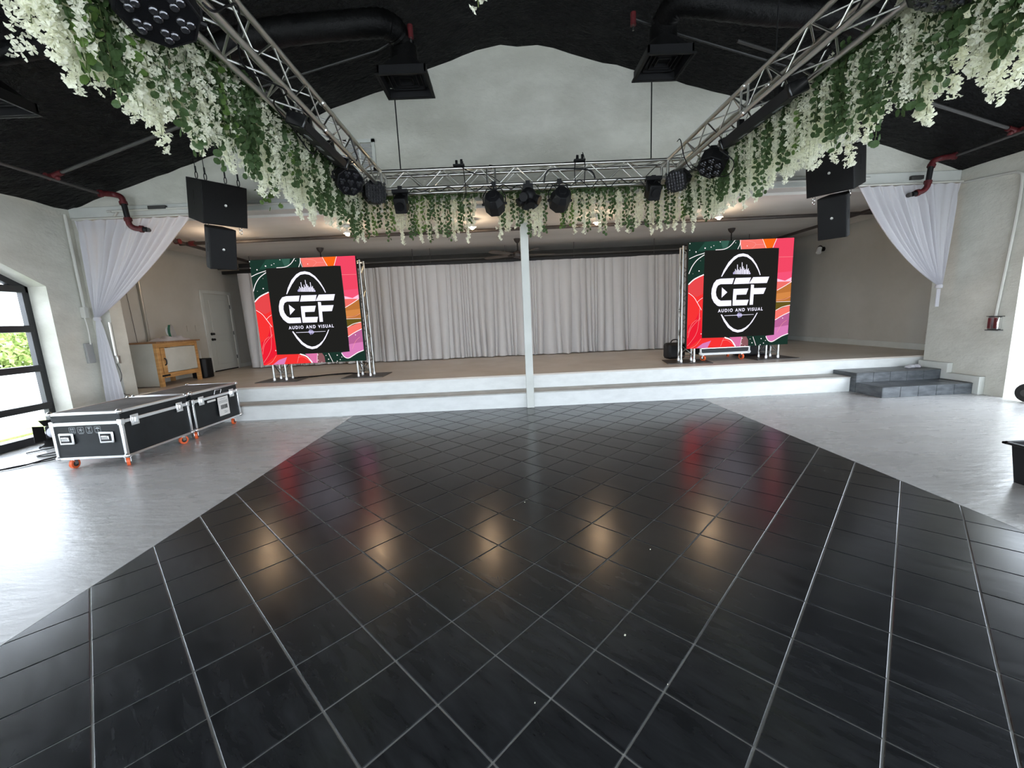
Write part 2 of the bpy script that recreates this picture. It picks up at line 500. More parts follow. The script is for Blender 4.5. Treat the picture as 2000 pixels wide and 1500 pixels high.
# the stage
b = MB().mat(0).bx(-7.7, 8.75, 7.45, 12.5, 0, HS-.004)
struct('stage_floor', MB().bx(-7.7, 8.75, 7.43, 12.5, HS-.03, HS), M_stagetop, bevel=.004, label='tan painted stage floor')
struct('stage_wall', MB().bx(-7.7, 8.75, 7.45, 12.5, 0, HS-.03), M_riser, label='white upper riser of the stage')
struct('stage_wall', MB().bx(-6.62, 6.07, 7.05, 7.45, 0, .245), M_riser, label='white lower riser of the stage step')
struct('stage_floor', MB().bx(-6.62, 6.07, 7.035, 7.45, .245, .268), M_tread, bevel=.005, label='worn tread of the stage step')
b = MB().bx(-7.75, -7.5, YG+.25, 12.5, HS, 3.45)
struct('wall_stage_left', b, M_wallpaint, label='beige side wall at the left of the stage')
struct('wall_stage_right', MB().bx(8.5, 8.75, YG+.25, 12.5, HS, 3.45), M_wallpaint, label='grey beige side wall at the right of the stage')
struct('wall_stage_back', MB().bx(-7.7, 8.75, 12.2, 12.5, HS, 3.45), M_back, label='dark back wall behind the stage curtain')
struct('wall_return', MB().bx(XRO+.001, 8.6, YG, YG+.24, 0, 3.5), M_stucco, label='wall end beside the stage opening')
struct('wall_return', MB().bx(-7.7, XLO-.001, YG, YG+.24, 0, 3.5), M_stucco, label='wall end behind the left pier')
struct('baseboard_right', MB().bx(8.47, 8.5, YG+.27, 12.2, HS, HS+.13), M_beam, bevel=.005)
struct('baseboard_left', MB().bx(-7.5, -7.475, 7.35, 10.4, HS, HS+.11).bx(-7.5, -7.475, 11.62, 12.2, HS, HS+.11), M_beam)
struct('column', MB().bx(.325, .455, 6.97, 7.035, 0, 3.49), M_beam, bevel=.006, label='slim white square post in front of the stage')
# black tiled steps at the right end of the stage
def tiled_step(x0, x1, y0, y1, z0, z1, lab):
    y1 -= .008
    root = thing('stage_step', lab, 'step', (x0, y0, z0), 'dark tiled steps at the end of the stage')
    obj('body', MB().bx(x0, x1, y0+.008, y1, z0, z1-.008), M_grout, root)
    n = 5; w_ = (x1-x0)/n
    for k in range(n):
        obj('tile', MB().bx(x0+k*w_+.003, x0+(k+1)*w_-.003, y0, y0+.008, z0+.002, z1-.012), M_steptile, root, bevel=.002)
        obj('tile', MB().bx(x0+k*w_+.003, x0+(k+1)*w_-.003, y0-.004, y1, z1-.01, z1), M_steptile, root, bevel=.002)
    obj('tile', MB().bx(x0-.008, x0, y0, y1, z0+.002, z1-.003), M_steptile, root, bevel=.002)
tiled_step(6.08, 7.56, 6.42, 6.93, 0, .175, 'lower dark tiled step on the grey floor, right of the stage')
tiled_step(6.08, 7.56, 6.93, 7.45, 0, .34, 'upper dark tiled step against the white stage riser')
b = MB().prism([(6.34, 0), (6.44, 0), (6.44, .18), (6.94, .18), (6.94, .345), (7.34, .345), (7.34, .46), (6.84, .46), (6.84, .29), (6.34, .29)], 7.562, XR-.001, 'X')
struct('trim_2', b, M_beam, bevel=.006, label='white stepped skirting along the dark steps')
# louvred vent high on the gable wall
v = thing('wall_vent', 'louvred grey vent high on the gable wall behind the truss corner', 'vent', (-2.17, YG, 4.2))
obj('frame', MB().bx(-2.42, -1.93, YG-.03, YG, 4.0, 4.05).bx(-2.42, -1.93, YG-.03, YG, 4.42, 4.47).bx(-2.42, -2.37, YG-.03, YG, 4.0, 4.47).bx(-1.98, -1.93, YG-.03, YG, 4.0, 4.47).bx(-2.19, -2.16, YG-.025, YG, 4.0, 4.47), M_beam, v)
for k in range(6):
    obj('slat', MB().add([(-2.37, YG-.004, 4.06+k*.06), (-1.98, YG-.004, 4.06+k*.06), (-1.98, YG-.024, 4.10+k*.06), (-2.37, YG-.024, 4.10+k*.06),
        (-2.37, YG-.001, 4.063+k*.06), (-1.98, YG-.001, 4.063+k*.06), (-1.98, YG-.021, 4.105+k*.06), (-2.37, YG-.021, 4.105+k*.06)], [(0, 1, 2, 3), (7, 6, 5, 4), (3, 2, 6, 7), (1, 0, 4, 5)]), M_vent, v)
# outside: paving, lawn, hedge, trees
struct('ground', MB().bx(-60, 60, -60, 60, -.3, -.12), M_ground, label='pale paving outside')
struct('lawn', MB().bx(-9.9, -8.6, -8, 14, -.12, -.08), M_grass, label='strip of grass outside the left opening')
def leafy(cx, cy, cz, rx, ry, rz, n, size, seed):
    r = random.Random(seed); b = MB()
    for k in range(n):
        while True:
            q = Vector((r.uniform(-1, 1), r.uniform(-1, 1), r.uniform(-1, 1)))
            if q.length < 1: break
        p = Vector((cx+q.x*rx, cy+q.y*ry, cz+q.z*rz))
        a = Vector((r.gauss(0, 1), r.gauss(0, 1), r.gauss(0, 1))).normalized()*size
        c = Vector((r.gauss(0, 1), r.gauss(0, 1), r.gauss(0, 1))).normalized()*size
        b.add([p-a, p+c, p+a, p-c], [(0, 1, 2, 3)])
    return b
M_hedge = mottled('hedge_leaf', (.16, .24, .05), (.42, .5, .16), 3, .8, 30, .3, .02)
for k in range(4):
    yy = 10+k*6.2
    h = thing('hedge', 'leafy green hedge seen through the left glazed opening', 'hedge', (-27, yy, 0), 'hedge bushes outside')
    o = obj('foliage', leafy(-27, yy, 1.0, 1.2, 3.0, 1.35, 1700, .16, k), M_hedge, h); o['kind'] = 'stuff'
    obj('trunk', MB().tube((-27, yy, -.15), (-27, yy, 1.4), .08, 6), M_pipe, h)
# ------------------------------------------------------------------ lighting truss
TZ0, TZ1 = 3.46, 3.70
XA, XB = -1.885, -1.655      # left arm chord lines
XC, XD = 2.455, 2.695        # right arm chord lines
YF, YK = 6.26, 6.50          # cross beam chord lines
tr = thing('lighting_truss', 'U-shaped aluminium box truss hanging over the dance floor', 'truss', (.4, 6.38, 3.46))
def chord(p0, p1):
    obj('chord', MB().tube(p0, p1, .024, 10), M_alu, tr)
def brace(p0, p1, r=.0085):
    obj('brace', MB().tube(p0, p1, r, 6), M_alu, tr)
for x in (XA, XB, XC, XD):
    for z in (TZ0, TZ1): chord((x, -.6, z), (x, YK, z))
for y in (YF, YK):
    for z in (TZ0, TZ1): chord((XA, y, z), (XD, y, z))
for x in (XA, XB, XC, XD):
    for y in (YF, YK): obj('chord', MB().tube((x, y, TZ0), (x, y, TZ1), .022, 8), M_alu, tr)
P = .27
ys = [YF-.06-P*k for k in range(0, 21)]
for x in (XA, XB, XC, XD):
    for k in range(len(ys)-1):
        z0, z1 = (TZ0, TZ1) if k % 2 else (TZ1, TZ0)
        brace((x, ys[k], z0), (x, ys[k+1], z1))
for xa, xb in ((XA, XB), (XC, XD)):
    for z in (TZ0, TZ1):
        for k in range(len(ys)-1):
            a, b = (xa, xb) if (k+(z == TZ1)) % 2 else (xb, xa)
            if k < 16: brace((a, ys[k], z), (b, ys[k+1], z))
xs = list(np.linspace(XB+.08, XC-.08, 16))
for y in (YF, YK):
    for k in range(15):
        z0, z1 = (TZ0, TZ1) if k % 2 == 0 else (TZ1, TZ0)
        brace((xs[k], y, z0), (xs[k+1], y, z1))
for z in (TZ0, TZ1):
    for k in range(15):
        a, b = (YF, YK) if k % 2 else (YK, YF)
        brace((xs[k], a, z), (xs[k+1], b, z))
for x in (-.15, -.03):
    for y in (YF, YK): brace((x, y, TZ0), (x, y, TZ1), .012)
for x in (XA, XC):
    for y in (4.3, 4.42): brace((x, y, TZ0), (x, y, TZ1), .011)
# joint collars on the chords
for y, z in ((YF, TZ0), (YF, TZ1), (YK, TZ0), (YK, TZ1)):
    obj('collar', MB().tube((-.11, y, z), (-.07, y, z), .031, 10), M_chrome, tr)
for x in (XA, XB, XC, XD):
    for z in (TZ0, TZ1):
        obj('collar', MB().tube((x, 4.34, z), (x, 4.38, z), .031, 10), M_chrome, tr)
# suspension rods
for i, (x, y, l) in enumerate(((-1.40, 6.40, 'left'), (2.26, 6.40, 'right'))):
    o = obj('suspension_rod', MB().tube((x, y, 3.72), (x, y, prof(x)-.0), .009, 6), M_black)
    tag(o, 'thin black rod from the ceiling to the %s end of the cross truss' % l, 'rod', 'rods holding the truss')
o = obj('suspension_rod', MB().tube((XC, 3.9, 3.72), (XC, 3.9, prof(XC)), .006, 6), M_black)
tag(o, 'thin black rod above the right arm of the truss', 'rod', 'rods holding the truss')

# ------------------------------------------------------------------ stage lights on the truss
def basis(f):
    f = Vector(f).normalized()
    x = f.cross(Vector((0, 0, 1)))
    x = x.normalized() if x.length > 1e-3 else Vector((1, 0, 0))
    y = x.cross(f)
    return Matrix((x, y, f)).transposed().to_4x4()      # local Z looks along f
def clamp(root, p, zt, r=.03):
    b = MB().bx(p[0]-.03, p[0]+.03, p[1]-.02, p[1]+.02, zt-.035, zt+.03)
    b.tube((p[0], p[1], p[2]), (p[0], p[1], zt-.03), .010, 8).tube((p[0]-.05, p[1], zt-.02), (p[0]+.05, p[1], zt-.02), .008, 6)
    obj('clamp', b, M_black, root)
def par_light(loc, aim, lab, zt, R=.12, D=.10, kind='lens', yoke=1):
    root = thing('par_light', lab, 'stage light', loc, 'par lights on the truss')
    T = Matrix.Translation(Vector(loc)) @ basis(aim)
    b = MB(); b.T = T
    # octagonal flat can
    def octp(r): return [(r*math.cos(PI/8+k*PI/4), r*math.sin(PI/8+k*PI/4)) for k in range(8)]
    b.prism(octp(R), -D*.4, D*.5)
    n = 8; o1, o2 = octp(R), octp(R*.72)
    b.add([(x, y, -D*.4) for x, y in o1]+[(x, y, -D*.9) for x, y in o2], [(k, (k+1) % n, n+(k+1) % n, n+k)[::-1] for k in range(n)]+[tuple(range(n, 2*n))[::-1]])
    b.prism([(x*.5, y*.5) for x, y in o2], -D*1.05, -D*.88)
    obj('housing', b, M_black, root, bevel=.004)
    if kind == 'lens':
        b = MB(); b.T = T
        b.prism(octp(R*.92), D*.49, D*.52)
        obj('face_plate', b, M_blackgloss, root)
        cs = [(0, 0)]+[(R*.60*math.cos(t*PI/3), R*.60*math.sin(t*PI/3)) for t in range(6)]
        for cx, cy in cs:
            b = MB(); b.T = T
            for t in range(3):
                a = t*2*PI/3+.5; q = R*.125
                c = (cx+q*math.cos(a), cy+q*math.sin(a), D*.52)
                b.lathe([(R*.115, 0), (R*.115, .006), (R*.09, .011), (.0001, .013)], c, 12)
            obj('lens_cluster', b, M_lens, root)
    elif kind == 'grid':
        b = MB(); b.T = T
        b.prism([(x*.88, y*.88) for x, y in octp(R)], D*.5, D*.515)
        obj('lens_plate', b, M_lens, root)
        for k in range(-3, 4):
            b = MB(); b.T = T
            b.bx(k*R*.25-.004, k*R*.25+.004, -R*.9, R*.9, D*.52, D*.62)
            obj('grid_bar', b, M_black, root)
            b = MB(); b.T = T
            b.bx(-R*.9, R*.9, k*R*.25-.004, k*R*.25+.004, D*.52, D*.62)
            obj('grid_bar', b, M_black, root)
    if yoke:
        X = basis(aim).to_3x3() @ Vector((1, 0, 0)); X.z = 0; X.normalize()
        L = Vector(loc); t = min(R*1.35, zt-.05-loc[2])
        b = MB()
        for s in (-1, 1):
            b.path([L+X*s*(R+.008), L+X*s*(R+.014)+Vector((0, 0, t*.5)), L+X*s*R*.7+Vector((0, 0, t)), L+Vector((0, 0, t))], .009, 6)
            b.tube(L+X*s*(R-.01), L+X*s*(R+.03), .018, 8)
        obj('yoke', b, M_black, root)
        clamp(root, (loc[0], loc[1], loc[2]+t), zt)
    return root
par_light((-1.74, 2.46, 3.27), (.28, -.25, -.92), 'large black multi-lens par light at the near end of the left truss arm', TZ0, .19, .12)
par_light((-1.80, 5.30, 3.30), (.5, -.6, -.55), 'black multi-lens par light near the far end of the left truss arm', TZ0, .165, .17)
par_light((-1.72, 6.05, 3.36), (.55, -.75, -.12), 'black par light with a wire grid at the left truss corner', TZ0, .155, .16, 'grid')
par_light((2.52, 6.05, 3.36), (-.6, -.6, -.35), 'black par light with a wire grid at the right truss corner', TZ0, .155, .16, 'grid')
par_light((2.60, 5.25, 3.30), (-.45, -.35, -.75), 'black multi-lens par light near the far end of the right truss arm', TZ0, .16, .17)
par_light((2.60, 2.62, 3.32), (-.25, .30, -.9), 'black multi-lens par light at the near end of the right truss arm', TZ0, .16, .12)
par_light((-.06, 6.22, 3.19), (.1, .8, -.35), 'black par light seen from behind, left of the middle of the cross truss', TZ0, .15, .19, 'none')
par_light((.88, 6.22, 3.20), (-.1, .8, -.35), 'black par light seen from behind, right of the middle of the cross truss', TZ0, .15, .19, 'none')
def spot(loc, lab, aim=(0, -.75, -.45)):
    root = thing('spot_light', lab, 'stage light', loc, 'small spots at the ends of the cross truss')
    T = Matrix.Translation(Vector(loc)) @ basis(aim)
    b = MB(); b.T = T; b.bx(-.085, .085, -.11, .10, -.13, .10)
    obj('housing', b, M_black, root, bevel=.015)
    b = MB(); b.T = T; b.lathe([(.055, .10), (.06, .135), (.05, .135)], (0, 0, 0), 16)
    obj('barrel', b, M_blackgloss, root)
    b = MB(); b.T = T; b.lathe([(.048, .12), (.03, .13), (.0001, .134)], (0, 0, 0), 16)
    obj('lens', b, M_lens, root)
    b = MB(); L = Vector(loc)
    for s in (-1, 1): b.path([L+Vector((s*.09, 0, 0)), L+Vector((s*.1, 0, .13)), L+Vector((s*.02, 0, .15))], .009, 6)
    b.bx(loc[0]-.11, loc[0]+.11, loc[1]-.05, loc[1]+.05, loc[2]+.14, loc[2]+.19)
    obj('yoke', b, M_black, root)
    clamp(root, (loc[0], loc[1], loc[2]+.17), TZ0)
spot((-1.40, 6.24, 3.25), 'small black spot light hanging near the left end of the cross truss')
spot((2.24, 6.24, 3.28), 'small black spot light hanging near the right end of the cross truss')
# derby cluster in the middle
L = (.43, 6.24, 3.29)
root = thing('cluster_light', 'black cluster effect light hanging at the middle of the cross truss', 'stage light', L)
b = MB().ball(L, .115, 10); b.bx(L[0]-.07, L[0]+.07, L[1]-.06, L[1]+.06, L[2]+.05, L[2]+.15)
obj('housing', b, M_black, root)
for dx, dy, dz in ((-.85, -.2, -.6), (.8, -.35, -.45), (.1, -.5, -.85), (.55, .3, -.7), (-.4, -.8, -.3), (-.2, .6, -.7)):
    d = Vector((dx, dy, dz)).normalized(); T = Matrix.Translation(Vector(L)+d*.13) @ basis(d)
    b = MB(); b.T = T; b.lathe([(.03, -.06), (.058, -.02), (.062, .06), (.05, .06)], (0, 0, 0), 14)
    h = obj('lamp_head', b, M_black, root)
    b = MB(); b.T = T; b.lathe([(.05, .05), (.0001, .056)], (0, 0, 0), 14)
    obj('lens', b, M_lens, h)
clamp(root, (L[0], L[1], L[2]+.14), TZ0)
# long bar fixtures slung under both arms
def light_bar(xc, y0, y1, zc, tilt, lab, sx):
    root = thing('light_bar', lab, 'stage light', (xc, (y0+y1)/2, zc), 'long light bars under the truss arms')
    R_ = Matrix.Translation(Vector((xc, 0, zc))) @ Matrix.Rotation(tilt, 4, 'Y')
    b = MB(); b.T = R_; b.prism([(-.07, -.045), (.07, -.045), (.075, .02), (.03, .05), (-.06, .05)], y0, y1, 'Y')
    obj('housing', b, M_black, root, bevel=.006)
    for y in (y0, y1):
        b = MB(); b.T = R_; b.bx(-.085, .085, y-.02, y+.02, -.055, .06)
        obj('end_cap', b, M_blackgloss, root, bevel=.01)
    n = 14
    for k in range(n):
        yy = y0+.06+(y1-y0-.12)*k/(n-1)
        b = MB(); b.T = R_; b.bx(sx*.078-.012, sx*.078+.006, yy-.006, yy+.006, -.045, .02)
        obj('fin', b, M_black, root)
    for k in (.25, .5, .75):
        yy = y0+(y1-y0)*k
        b = MB(); b.T = R_; b.bx(-.02, .02, yy-.05, yy+.05, -.049, -.045)
        obj('label', b, M_greyink, root)
    for yy in (y0+.25, y1-.25):
        obj('clamp', MB().bx(xc-.025, xc+.025, yy-.025, yy+.025, zc+.03, TZ0+.03), M_black, root)
light_bar(-1.74, 3.95, 4.95, 3.37, .35, 'long dark light bar slung under the left truss arm', -1)
light_bar(2.56, 3.75, 4.85, 3.37, -.35, 'long black light bar slung under the right truss arm', 1)
# cables on the truss
def cable(pts, lab, r=.006, m=None, group='cables on the truss', sm=6):
    o = obj('cable', MB().path(crom(pts, sm), r, 5), m or M_black)
    tag(o, lab, 'cable', group)
rr = random.Random(5)
def drape(x0, x1, y, z, n, sag):
    out = []
    for k in range(n+1):
        t = k/n; out.append((x0+(x1-x0)*t, y+rr.uniform(-.03, .03), z-abs(math.sin(t*n*PI/2))*sag*rr.uniform(.5, 1.2)))
    return out
cable(drape(-1.45, -.2, YF-.035, TZ0-.01, 10, .07), 'black cable looped along the cross truss, left half')
cable(drape(-.15, .85, YF-.035, TZ0-.02, 9, .10), 'black cable looped around the middle of the cross truss')
cable(drape(.9, 2.3, YF-.035, TZ0, 10, .12), 'black cable looped along the cross truss, right half')
cable([(-.55, YF-.03, 3.74), (-.35, YF-.03, 3.62), (-.1, YF+.05, 3.60), (.1, YF, 3.45), (.3, YF-.02, 3.42)], 'black cable running diagonally inside the cross truss')
cable([(-.48, YF-.03, 3.78), (-.47, YF-.04, 3.6), (-.46, YF-.03, 3.35), (-.5, YF-.02, 3.28)], 'black cable hanging from the plugs left of the truss middle')
cable([(1.22, YF-.04, 3.83), (1.25, YF-.05, 3.7), (1.24, YF-.04, 3.42)], 'black cable hanging from the plugs right of the truss middle')
cable([(1.14, YF-.04, 3.8), (1.10, YF-.05, 3.6), (1.12, YF-.04, 3.4)], 'second black cable beside the plugs right of the truss middle')
cable([(.66, YF-.04, 3.45), (.70, YF-.06, 3.58), (.82, YF-.06, 3.62), (1.3, YF-.03, 3.6), (1.4, YF-.03, 3.48)], 'thick black cable looped above the right hanging par light', .012)
cable([(XB, 5.0, 3.72), (XB+.03, 5.1, 3.55), (XB+.02, 5.15, 3.45), (XA, 5.2, 3.38), (XA+.05, 5.4, 3.30)], 'black cable looping off the left arm by the par light')
cable([(XB-.03, 2.6, 3.52), (XB+.02, 2.75, 3.43), (XB+.04, 2.9, 3.55), (XB, 3.1, 3.66), (XA+.1, 3.3, 3.45), (XB+.02, 3.6, 3.42), (XA+.04, 3.8, 3.44), (XA, 4.2, 3.40), (XA+.02, 4.5, 3.30), (XA+.05, 4.6, 3.42)], 'black cable winding along the near left truss arm', .007)
cable([(XC-.02, 5.9, 3.80), (XC-.04, 5.75, 3.76), (XC-.05, 5.6, 3.5), (XC, 5.5, 3.32), (XC+.1, 5.35, 3.25)], 'black cable looping off the right arm by the par light')
cable([(XC+.05, 5.6, 3.4), (XC+.1, 5.3, 3.2), (XD, 5.1, 3.1), (XD, 4.95, 3.2), (XC+.1, 5.0, 3.35)], 'black cable coil hanging beside the right arm par light')
cable([(XC, 2.4, 3.72), (XC+.06, 2.9, 3.73), (XC+.1, 3.3, 3.50), (XC+.02, 3.8, 3.46)], 'black cable lying along the right truss arm', .008)
for x, l in ((-.52, 'left'), (1.2, 'right')):
    o = obj('power_plug', MB().bx(x-.10, x+.06, YF-.05, YF+.02, 3.725, 3.745).tube((x-.05, YF-.02, 3.74), (x-.05, YF-.02, 3.80), .018, 8).tube((x+.02, YF-.02, 3.74), (x+.02, YF-.02, 3.81), .018, 8), M_black)
    tag(o, 'pair of black plugs on top of the cross truss, %s of its middle' % l, 'plug', 'plugs on the cross truss')

# ------------------------------------------------------------------ ducts and diffusers
def duct_run(pts, r, lab, seed, ribs=True):
    q = crom(pts, 10); rs = []
    R_ = random.Random(seed)
    for k in range(len(q)): rs.append(r*(1+(.035 if k % 2 else -.02)+R_.uniform(-.02, .02)))
    o = obj('air_duct', MB().path(q, r, 18, rs), M_duct)
    tag(o, lab, 'duct', 'black air ducts under the ceiling')
def diffuser(cx, cy, z, sx, sy, lab, neck=True, r=.15):
    root = thing('air_diffuser', lab, 'diffuser', (cx, cy, z), 'square black ceiling diffusers')
    b = MB(); x0, x1, y0, y1 = cx-sx/2, cx+sx/2, cy-sy/2, cy+sy/2
    t = .02
    b.bx(x0, x1, y0, y0+t, z, z+.10).bx(x0, x1, y1-t, y1, z, z+.10).bx(x0, x0+t, y0, y1, z, z+.10).bx(x1-t, x1, y0, y1, z, z+.10)
    obj('frame', b, M_black, root)
    b = MB(); b.bx(x0-.02, x1+.02, y0-.02, y0, z-.008, z+.01).bx(x0-.02, x1+.02, y1, y1+.02, z-.008, z+.01).bx(x0-.02, x0, y0, y1, z-.008, z+.01).bx(x1, x1+.02, y0, y1, z-.008, z+.01)
    obj('rim', b, M_spk, root)
    if neck:
        b = MB(); n = 20; h = z+.10
        ring = [(cx+r*math.cos(2*PI*k/n), cy+r*math.sin(2*PI*k/n), h+.16) for k in range(n)]
        def sq(a):
            c, s = math.cos(a), math.sin(a); k = 1/max(abs(c), abs(s)); return (cx+c*k*sx/2, cy+s*k*sy/2, h)
        outer = [sq(2*PI*k/n+PI/4*0) for k in range(n)]
        b.add(outer+ring, [(k, (k+1) % n, n+(k+1) % n, n+k) for k in range(n)])
        obj('hood', b, M_spk, root)
        obj('neck', MB().tube((cx, cy, h+.15), (cx, cy, h+.30), r*1.02, 20), M_duct, root)
    for k in range(3):
        s_ = .7-.2*k
        b = MB(); a, c_ = sx/2*s_, sy/2*s_
        b.bx(cx-a, cx+a, cy-c_, cy-c_+.006, z+.05, z+.09).bx(cx-a, cx+a, cy+c_-.006, cy+c_, z+.05, z+.09).bx(cx-a, cx-a+.006, cy-c_, cy+c_, z+.05, z+.09).bx(cx+a-.006, cx+a, cy-c_, cy+c_, z+.05, z+.09)
        obj('vane', b, M_black, root)
diffuser(-1.01, 5.32, 4.3, .54, .50, 'square black diffuser hanging left of the gable peak')
diffuser(1.94, 5.15, 4.3, .50, .50, 'square black diffuser hanging right of the gable peak')
diffuser(-4.60, 4.12, 3.70, .44, .54, 'square black diffuser at the far left below the ceiling', True, .10)
duct_run([(-1.01, 5.32, 4.68), (-1.02, 5.28, 4.74), (-1.12, 5.1, 4.80), (-1.4, 5.0, 4.76), (-2.4, 5.0, 4.70), (-3.0, 5.0, 4.55), (-3.8, 5.0, 4.30)], .13, 'shiny black duct bending left from the left diffuser', 1)
duct_run([(1.94, 5.15, 4.68), (1.94, 5.10, 4.74), (2.02, 4.9, 4.78), (2.3, 4.8, 4.70), (2.9, 4.8, 4.62), (3.6, 4.8, 4.55), (4.6, 4.8, 4.30)], .13, 'shiny black duct bending right from the right diffuser', 2)
duct_run([(-4.6, 4.12, 4.05), (-4.58, 4.14, 4.10), (-4.4, 4.2, 4.13), (-4.0, 4.25, 4.22), (-3.2, 4.3, 4.40)], .085, 'black duct leading to the far left diffuser', 3)

# ------------------------------------------------------------------ pipes
def pipe(pts, r, lab, m=None, name='pipe', group='pipes along walls and ceilings', sm=1):
    o = obj(name, MB().path(crom(pts, sm) if sm > 1 else pts, r, 8), m or M_greypipe)
    tag(o, lab, 'pipe', group); return o
def elbow(root, pts, r=.041):
    obj('elbow', MB().path(crom(pts, 5), r, 10), M_red, root)
    for p, q in ((pts[0], pts[1]), (pts[-1], pts[-2])):
        d = (Vector(q)-Vector(p)).normalized()
        obj('coupling', MB().tube(Vector(p)-d*.01, Vector(p)+d*.035, r*1.3, 12), M_red, root)
# left riser assembly
root = thing('sprinkler_riser', 'black pipe with red elbows coming down over the left white drape', 'pipe', (-5.9, 6.85, 3.6), 'sprinkler risers')
elbow(root, [(-6.06, 6.72, 3.72), (-5.98, 6.86, 3.74), (-5.88, 6.88, 3.70), (-5.86, 6.88, 3.60)])
obj('pipe_piece', MB().tube((-5.86, 6.88, 3.62), (-5.84, 6.88, 3.36), .038, 12), M_black, root)
elbow(root, [(-5.84, 6.88, 3.38), (-5.83, 6.88, 3.29), (-5.78, 6.90, 3.24), (-5.68, 6.93, 3.225)])
obj('pipe_piece', MB().tube((-5.70, 6.93, 3.228), (-5.63, 6.95, 3.22), .038, 12), M_black, root)
pipe([(-6.06, 6.74, 3.72), (-6.1, 3.0, 3.72)], .022, 'grey sprinkler pipe running along the left ceiling edge')
root = thing('sprinkler_branch', 'grey sprinkler branch with a red tee, rising across the left ceiling', 'pipe', (-6.07, 6.2, 3.75), 'sprinkler branches')
obj('pipe_piece', MB().tube((-6.0, 6.08, 3.78), (-3.0, 6.06, 4.68), .022, 8), M_greypipe, root)
obj('tee', MB().tube((-6.13, 6.08, 3.74), (-5.93, 6.08, 3.80), .036, 10).tube((-6.08, 6.0, 3.745), (-6.08, 6.16, 3.745), .036, 10).ball((-5.97, 6.05, 3.72), .03, 6), M_red, root)
# right riser assembly
root = thing('sprinkler_riser', 'black pipe with red elbows coming down over the right white drape', 'pipe', (6.9, 6.85, 3.6), 'sprinkler risers')
elbow(root, [(7.12, 6.70, 3.73), (7.05, 6.84, 3.75), (6.96, 6.88, 3.72), (6.93, 6.88, 3.64)])
obj('pipe_piece', MB().tube((6.93, 6.88, 3.66), (6.91, 6.88, 3.40), .038, 12), M_black, root)
elbow(root, [(6.91, 6.88, 3.42), (6.90, 6.88, 3.34), (6.85, 6.89, 3.28), (6.76, 6.90, 3.255)])
obj('pipe_piece', MB().tube((6.79, 6.90, 3.26), (6.69, 6.90, 3.24), .038, 12), M_black, root)
pipe([(7.12, 6.72, 3.73), (7.14, 3.0, 3.74)], .022, 'grey sprinkler pipe running along the right ceiling edge')
root = thing('sprinkler_branch', 'grey sprinkler branch with a red tee, rising across the right ceiling', 'pipe', (7.1, 6.1, 3.78), 'sprinkler branches')
obj('pipe_piece', MB().tube((7.05, 5.95, 3.80), (3.2, 5.9, 4.98), .022, 8), M_greypipe, root)
obj('tee', MB().tube((7.16, 5.95, 3.76), (7.0, 5.95, 3.81), .036, 10).tube((7.13, 5.88, 3.765), (7.13, 6.03, 3.765), .036, 10).ball((7.02, 5.92, 3.74), .03, 6), M_red, root)
# small red sprinkler heads by the ducts
for x, y, z, l in ((-.90, 5.2, 4.78, 'left'), (1.62, 5.2, 4.82, 'right')):
    root = thing('red_sprinkler', 'small red sprinkler fitting beside the %s ceiling duct' % l, 'sprinkler', (x, y, z), 'sprinkler heads')
    obj('fitting', MB().tube((x, y, z-.05), (x, y, z+.08), .032, 10), M_red, root)
    obj('nozzle', MB().tube((x, y, z-.10), (x, y, z-.05), .012, 8), M_chrome, root)
pipe([(-.90, 5.2, 4.80), (-1.3, 5.3, 4.68), (-3.3, 5.5, 4.33)], .012, 'dark pipe sloping left from the left sprinkler fitting', M_darkpipe)
pipe([(1.62, 5.2, 4.84), (2.2, 5.3, 4.72), (3.6, 5.5, 4.45)], .014, 'dark pipe sloping right behind the right diffuser', M_darkpipe)
# stage ceiling pipes
pipe([(-6.45, 8.7, 3.33), (8.2, 8.6, 3.33)], .035, 'long dark pipe crossing below the stage ceiling', M_pipe)
pipe([(-6.3, 8.4, 3.33), (-6.75, 12.1, 3.33)], .035, 'dark pipe running to the back at the left of the stage ceiling', M_pipe)
pipe([(7.3, 8.1, 3.33), (7.45, 12.1, 3.33)], .035, 'dark pipe running to the back at the right of the stage ceiling', M_pipe)
pipe([(-5.63, 6.95, 3.22), (-5.9, 7.8, 3.30), (-6.3, 8.4, 3.33)], .035, 'dark pipe leading from the left riser into the stage', M_pipe)
pipe([(6.69, 6.90, 3.24), (6.95, 7.6, 3.30), (7.3, 8.1, 3.33)], .035, 'dark pipe leading from the right riser into the stage', M_pipe)
for x, y, z in ((-6.3, 8.45, 3.33), (-6.2, 8.7, 3.33), (7.28, 8.1, 3.33)):
    o = obj('pipe_coupling', MB().tube((x-.05, y, z), (x+.05, y, z), .05, 10), M_red)
    tag(o, 'red coupling on the dark pipe at the side of the stage ceiling', 'pipe', 'red couplings on the stage pipes')
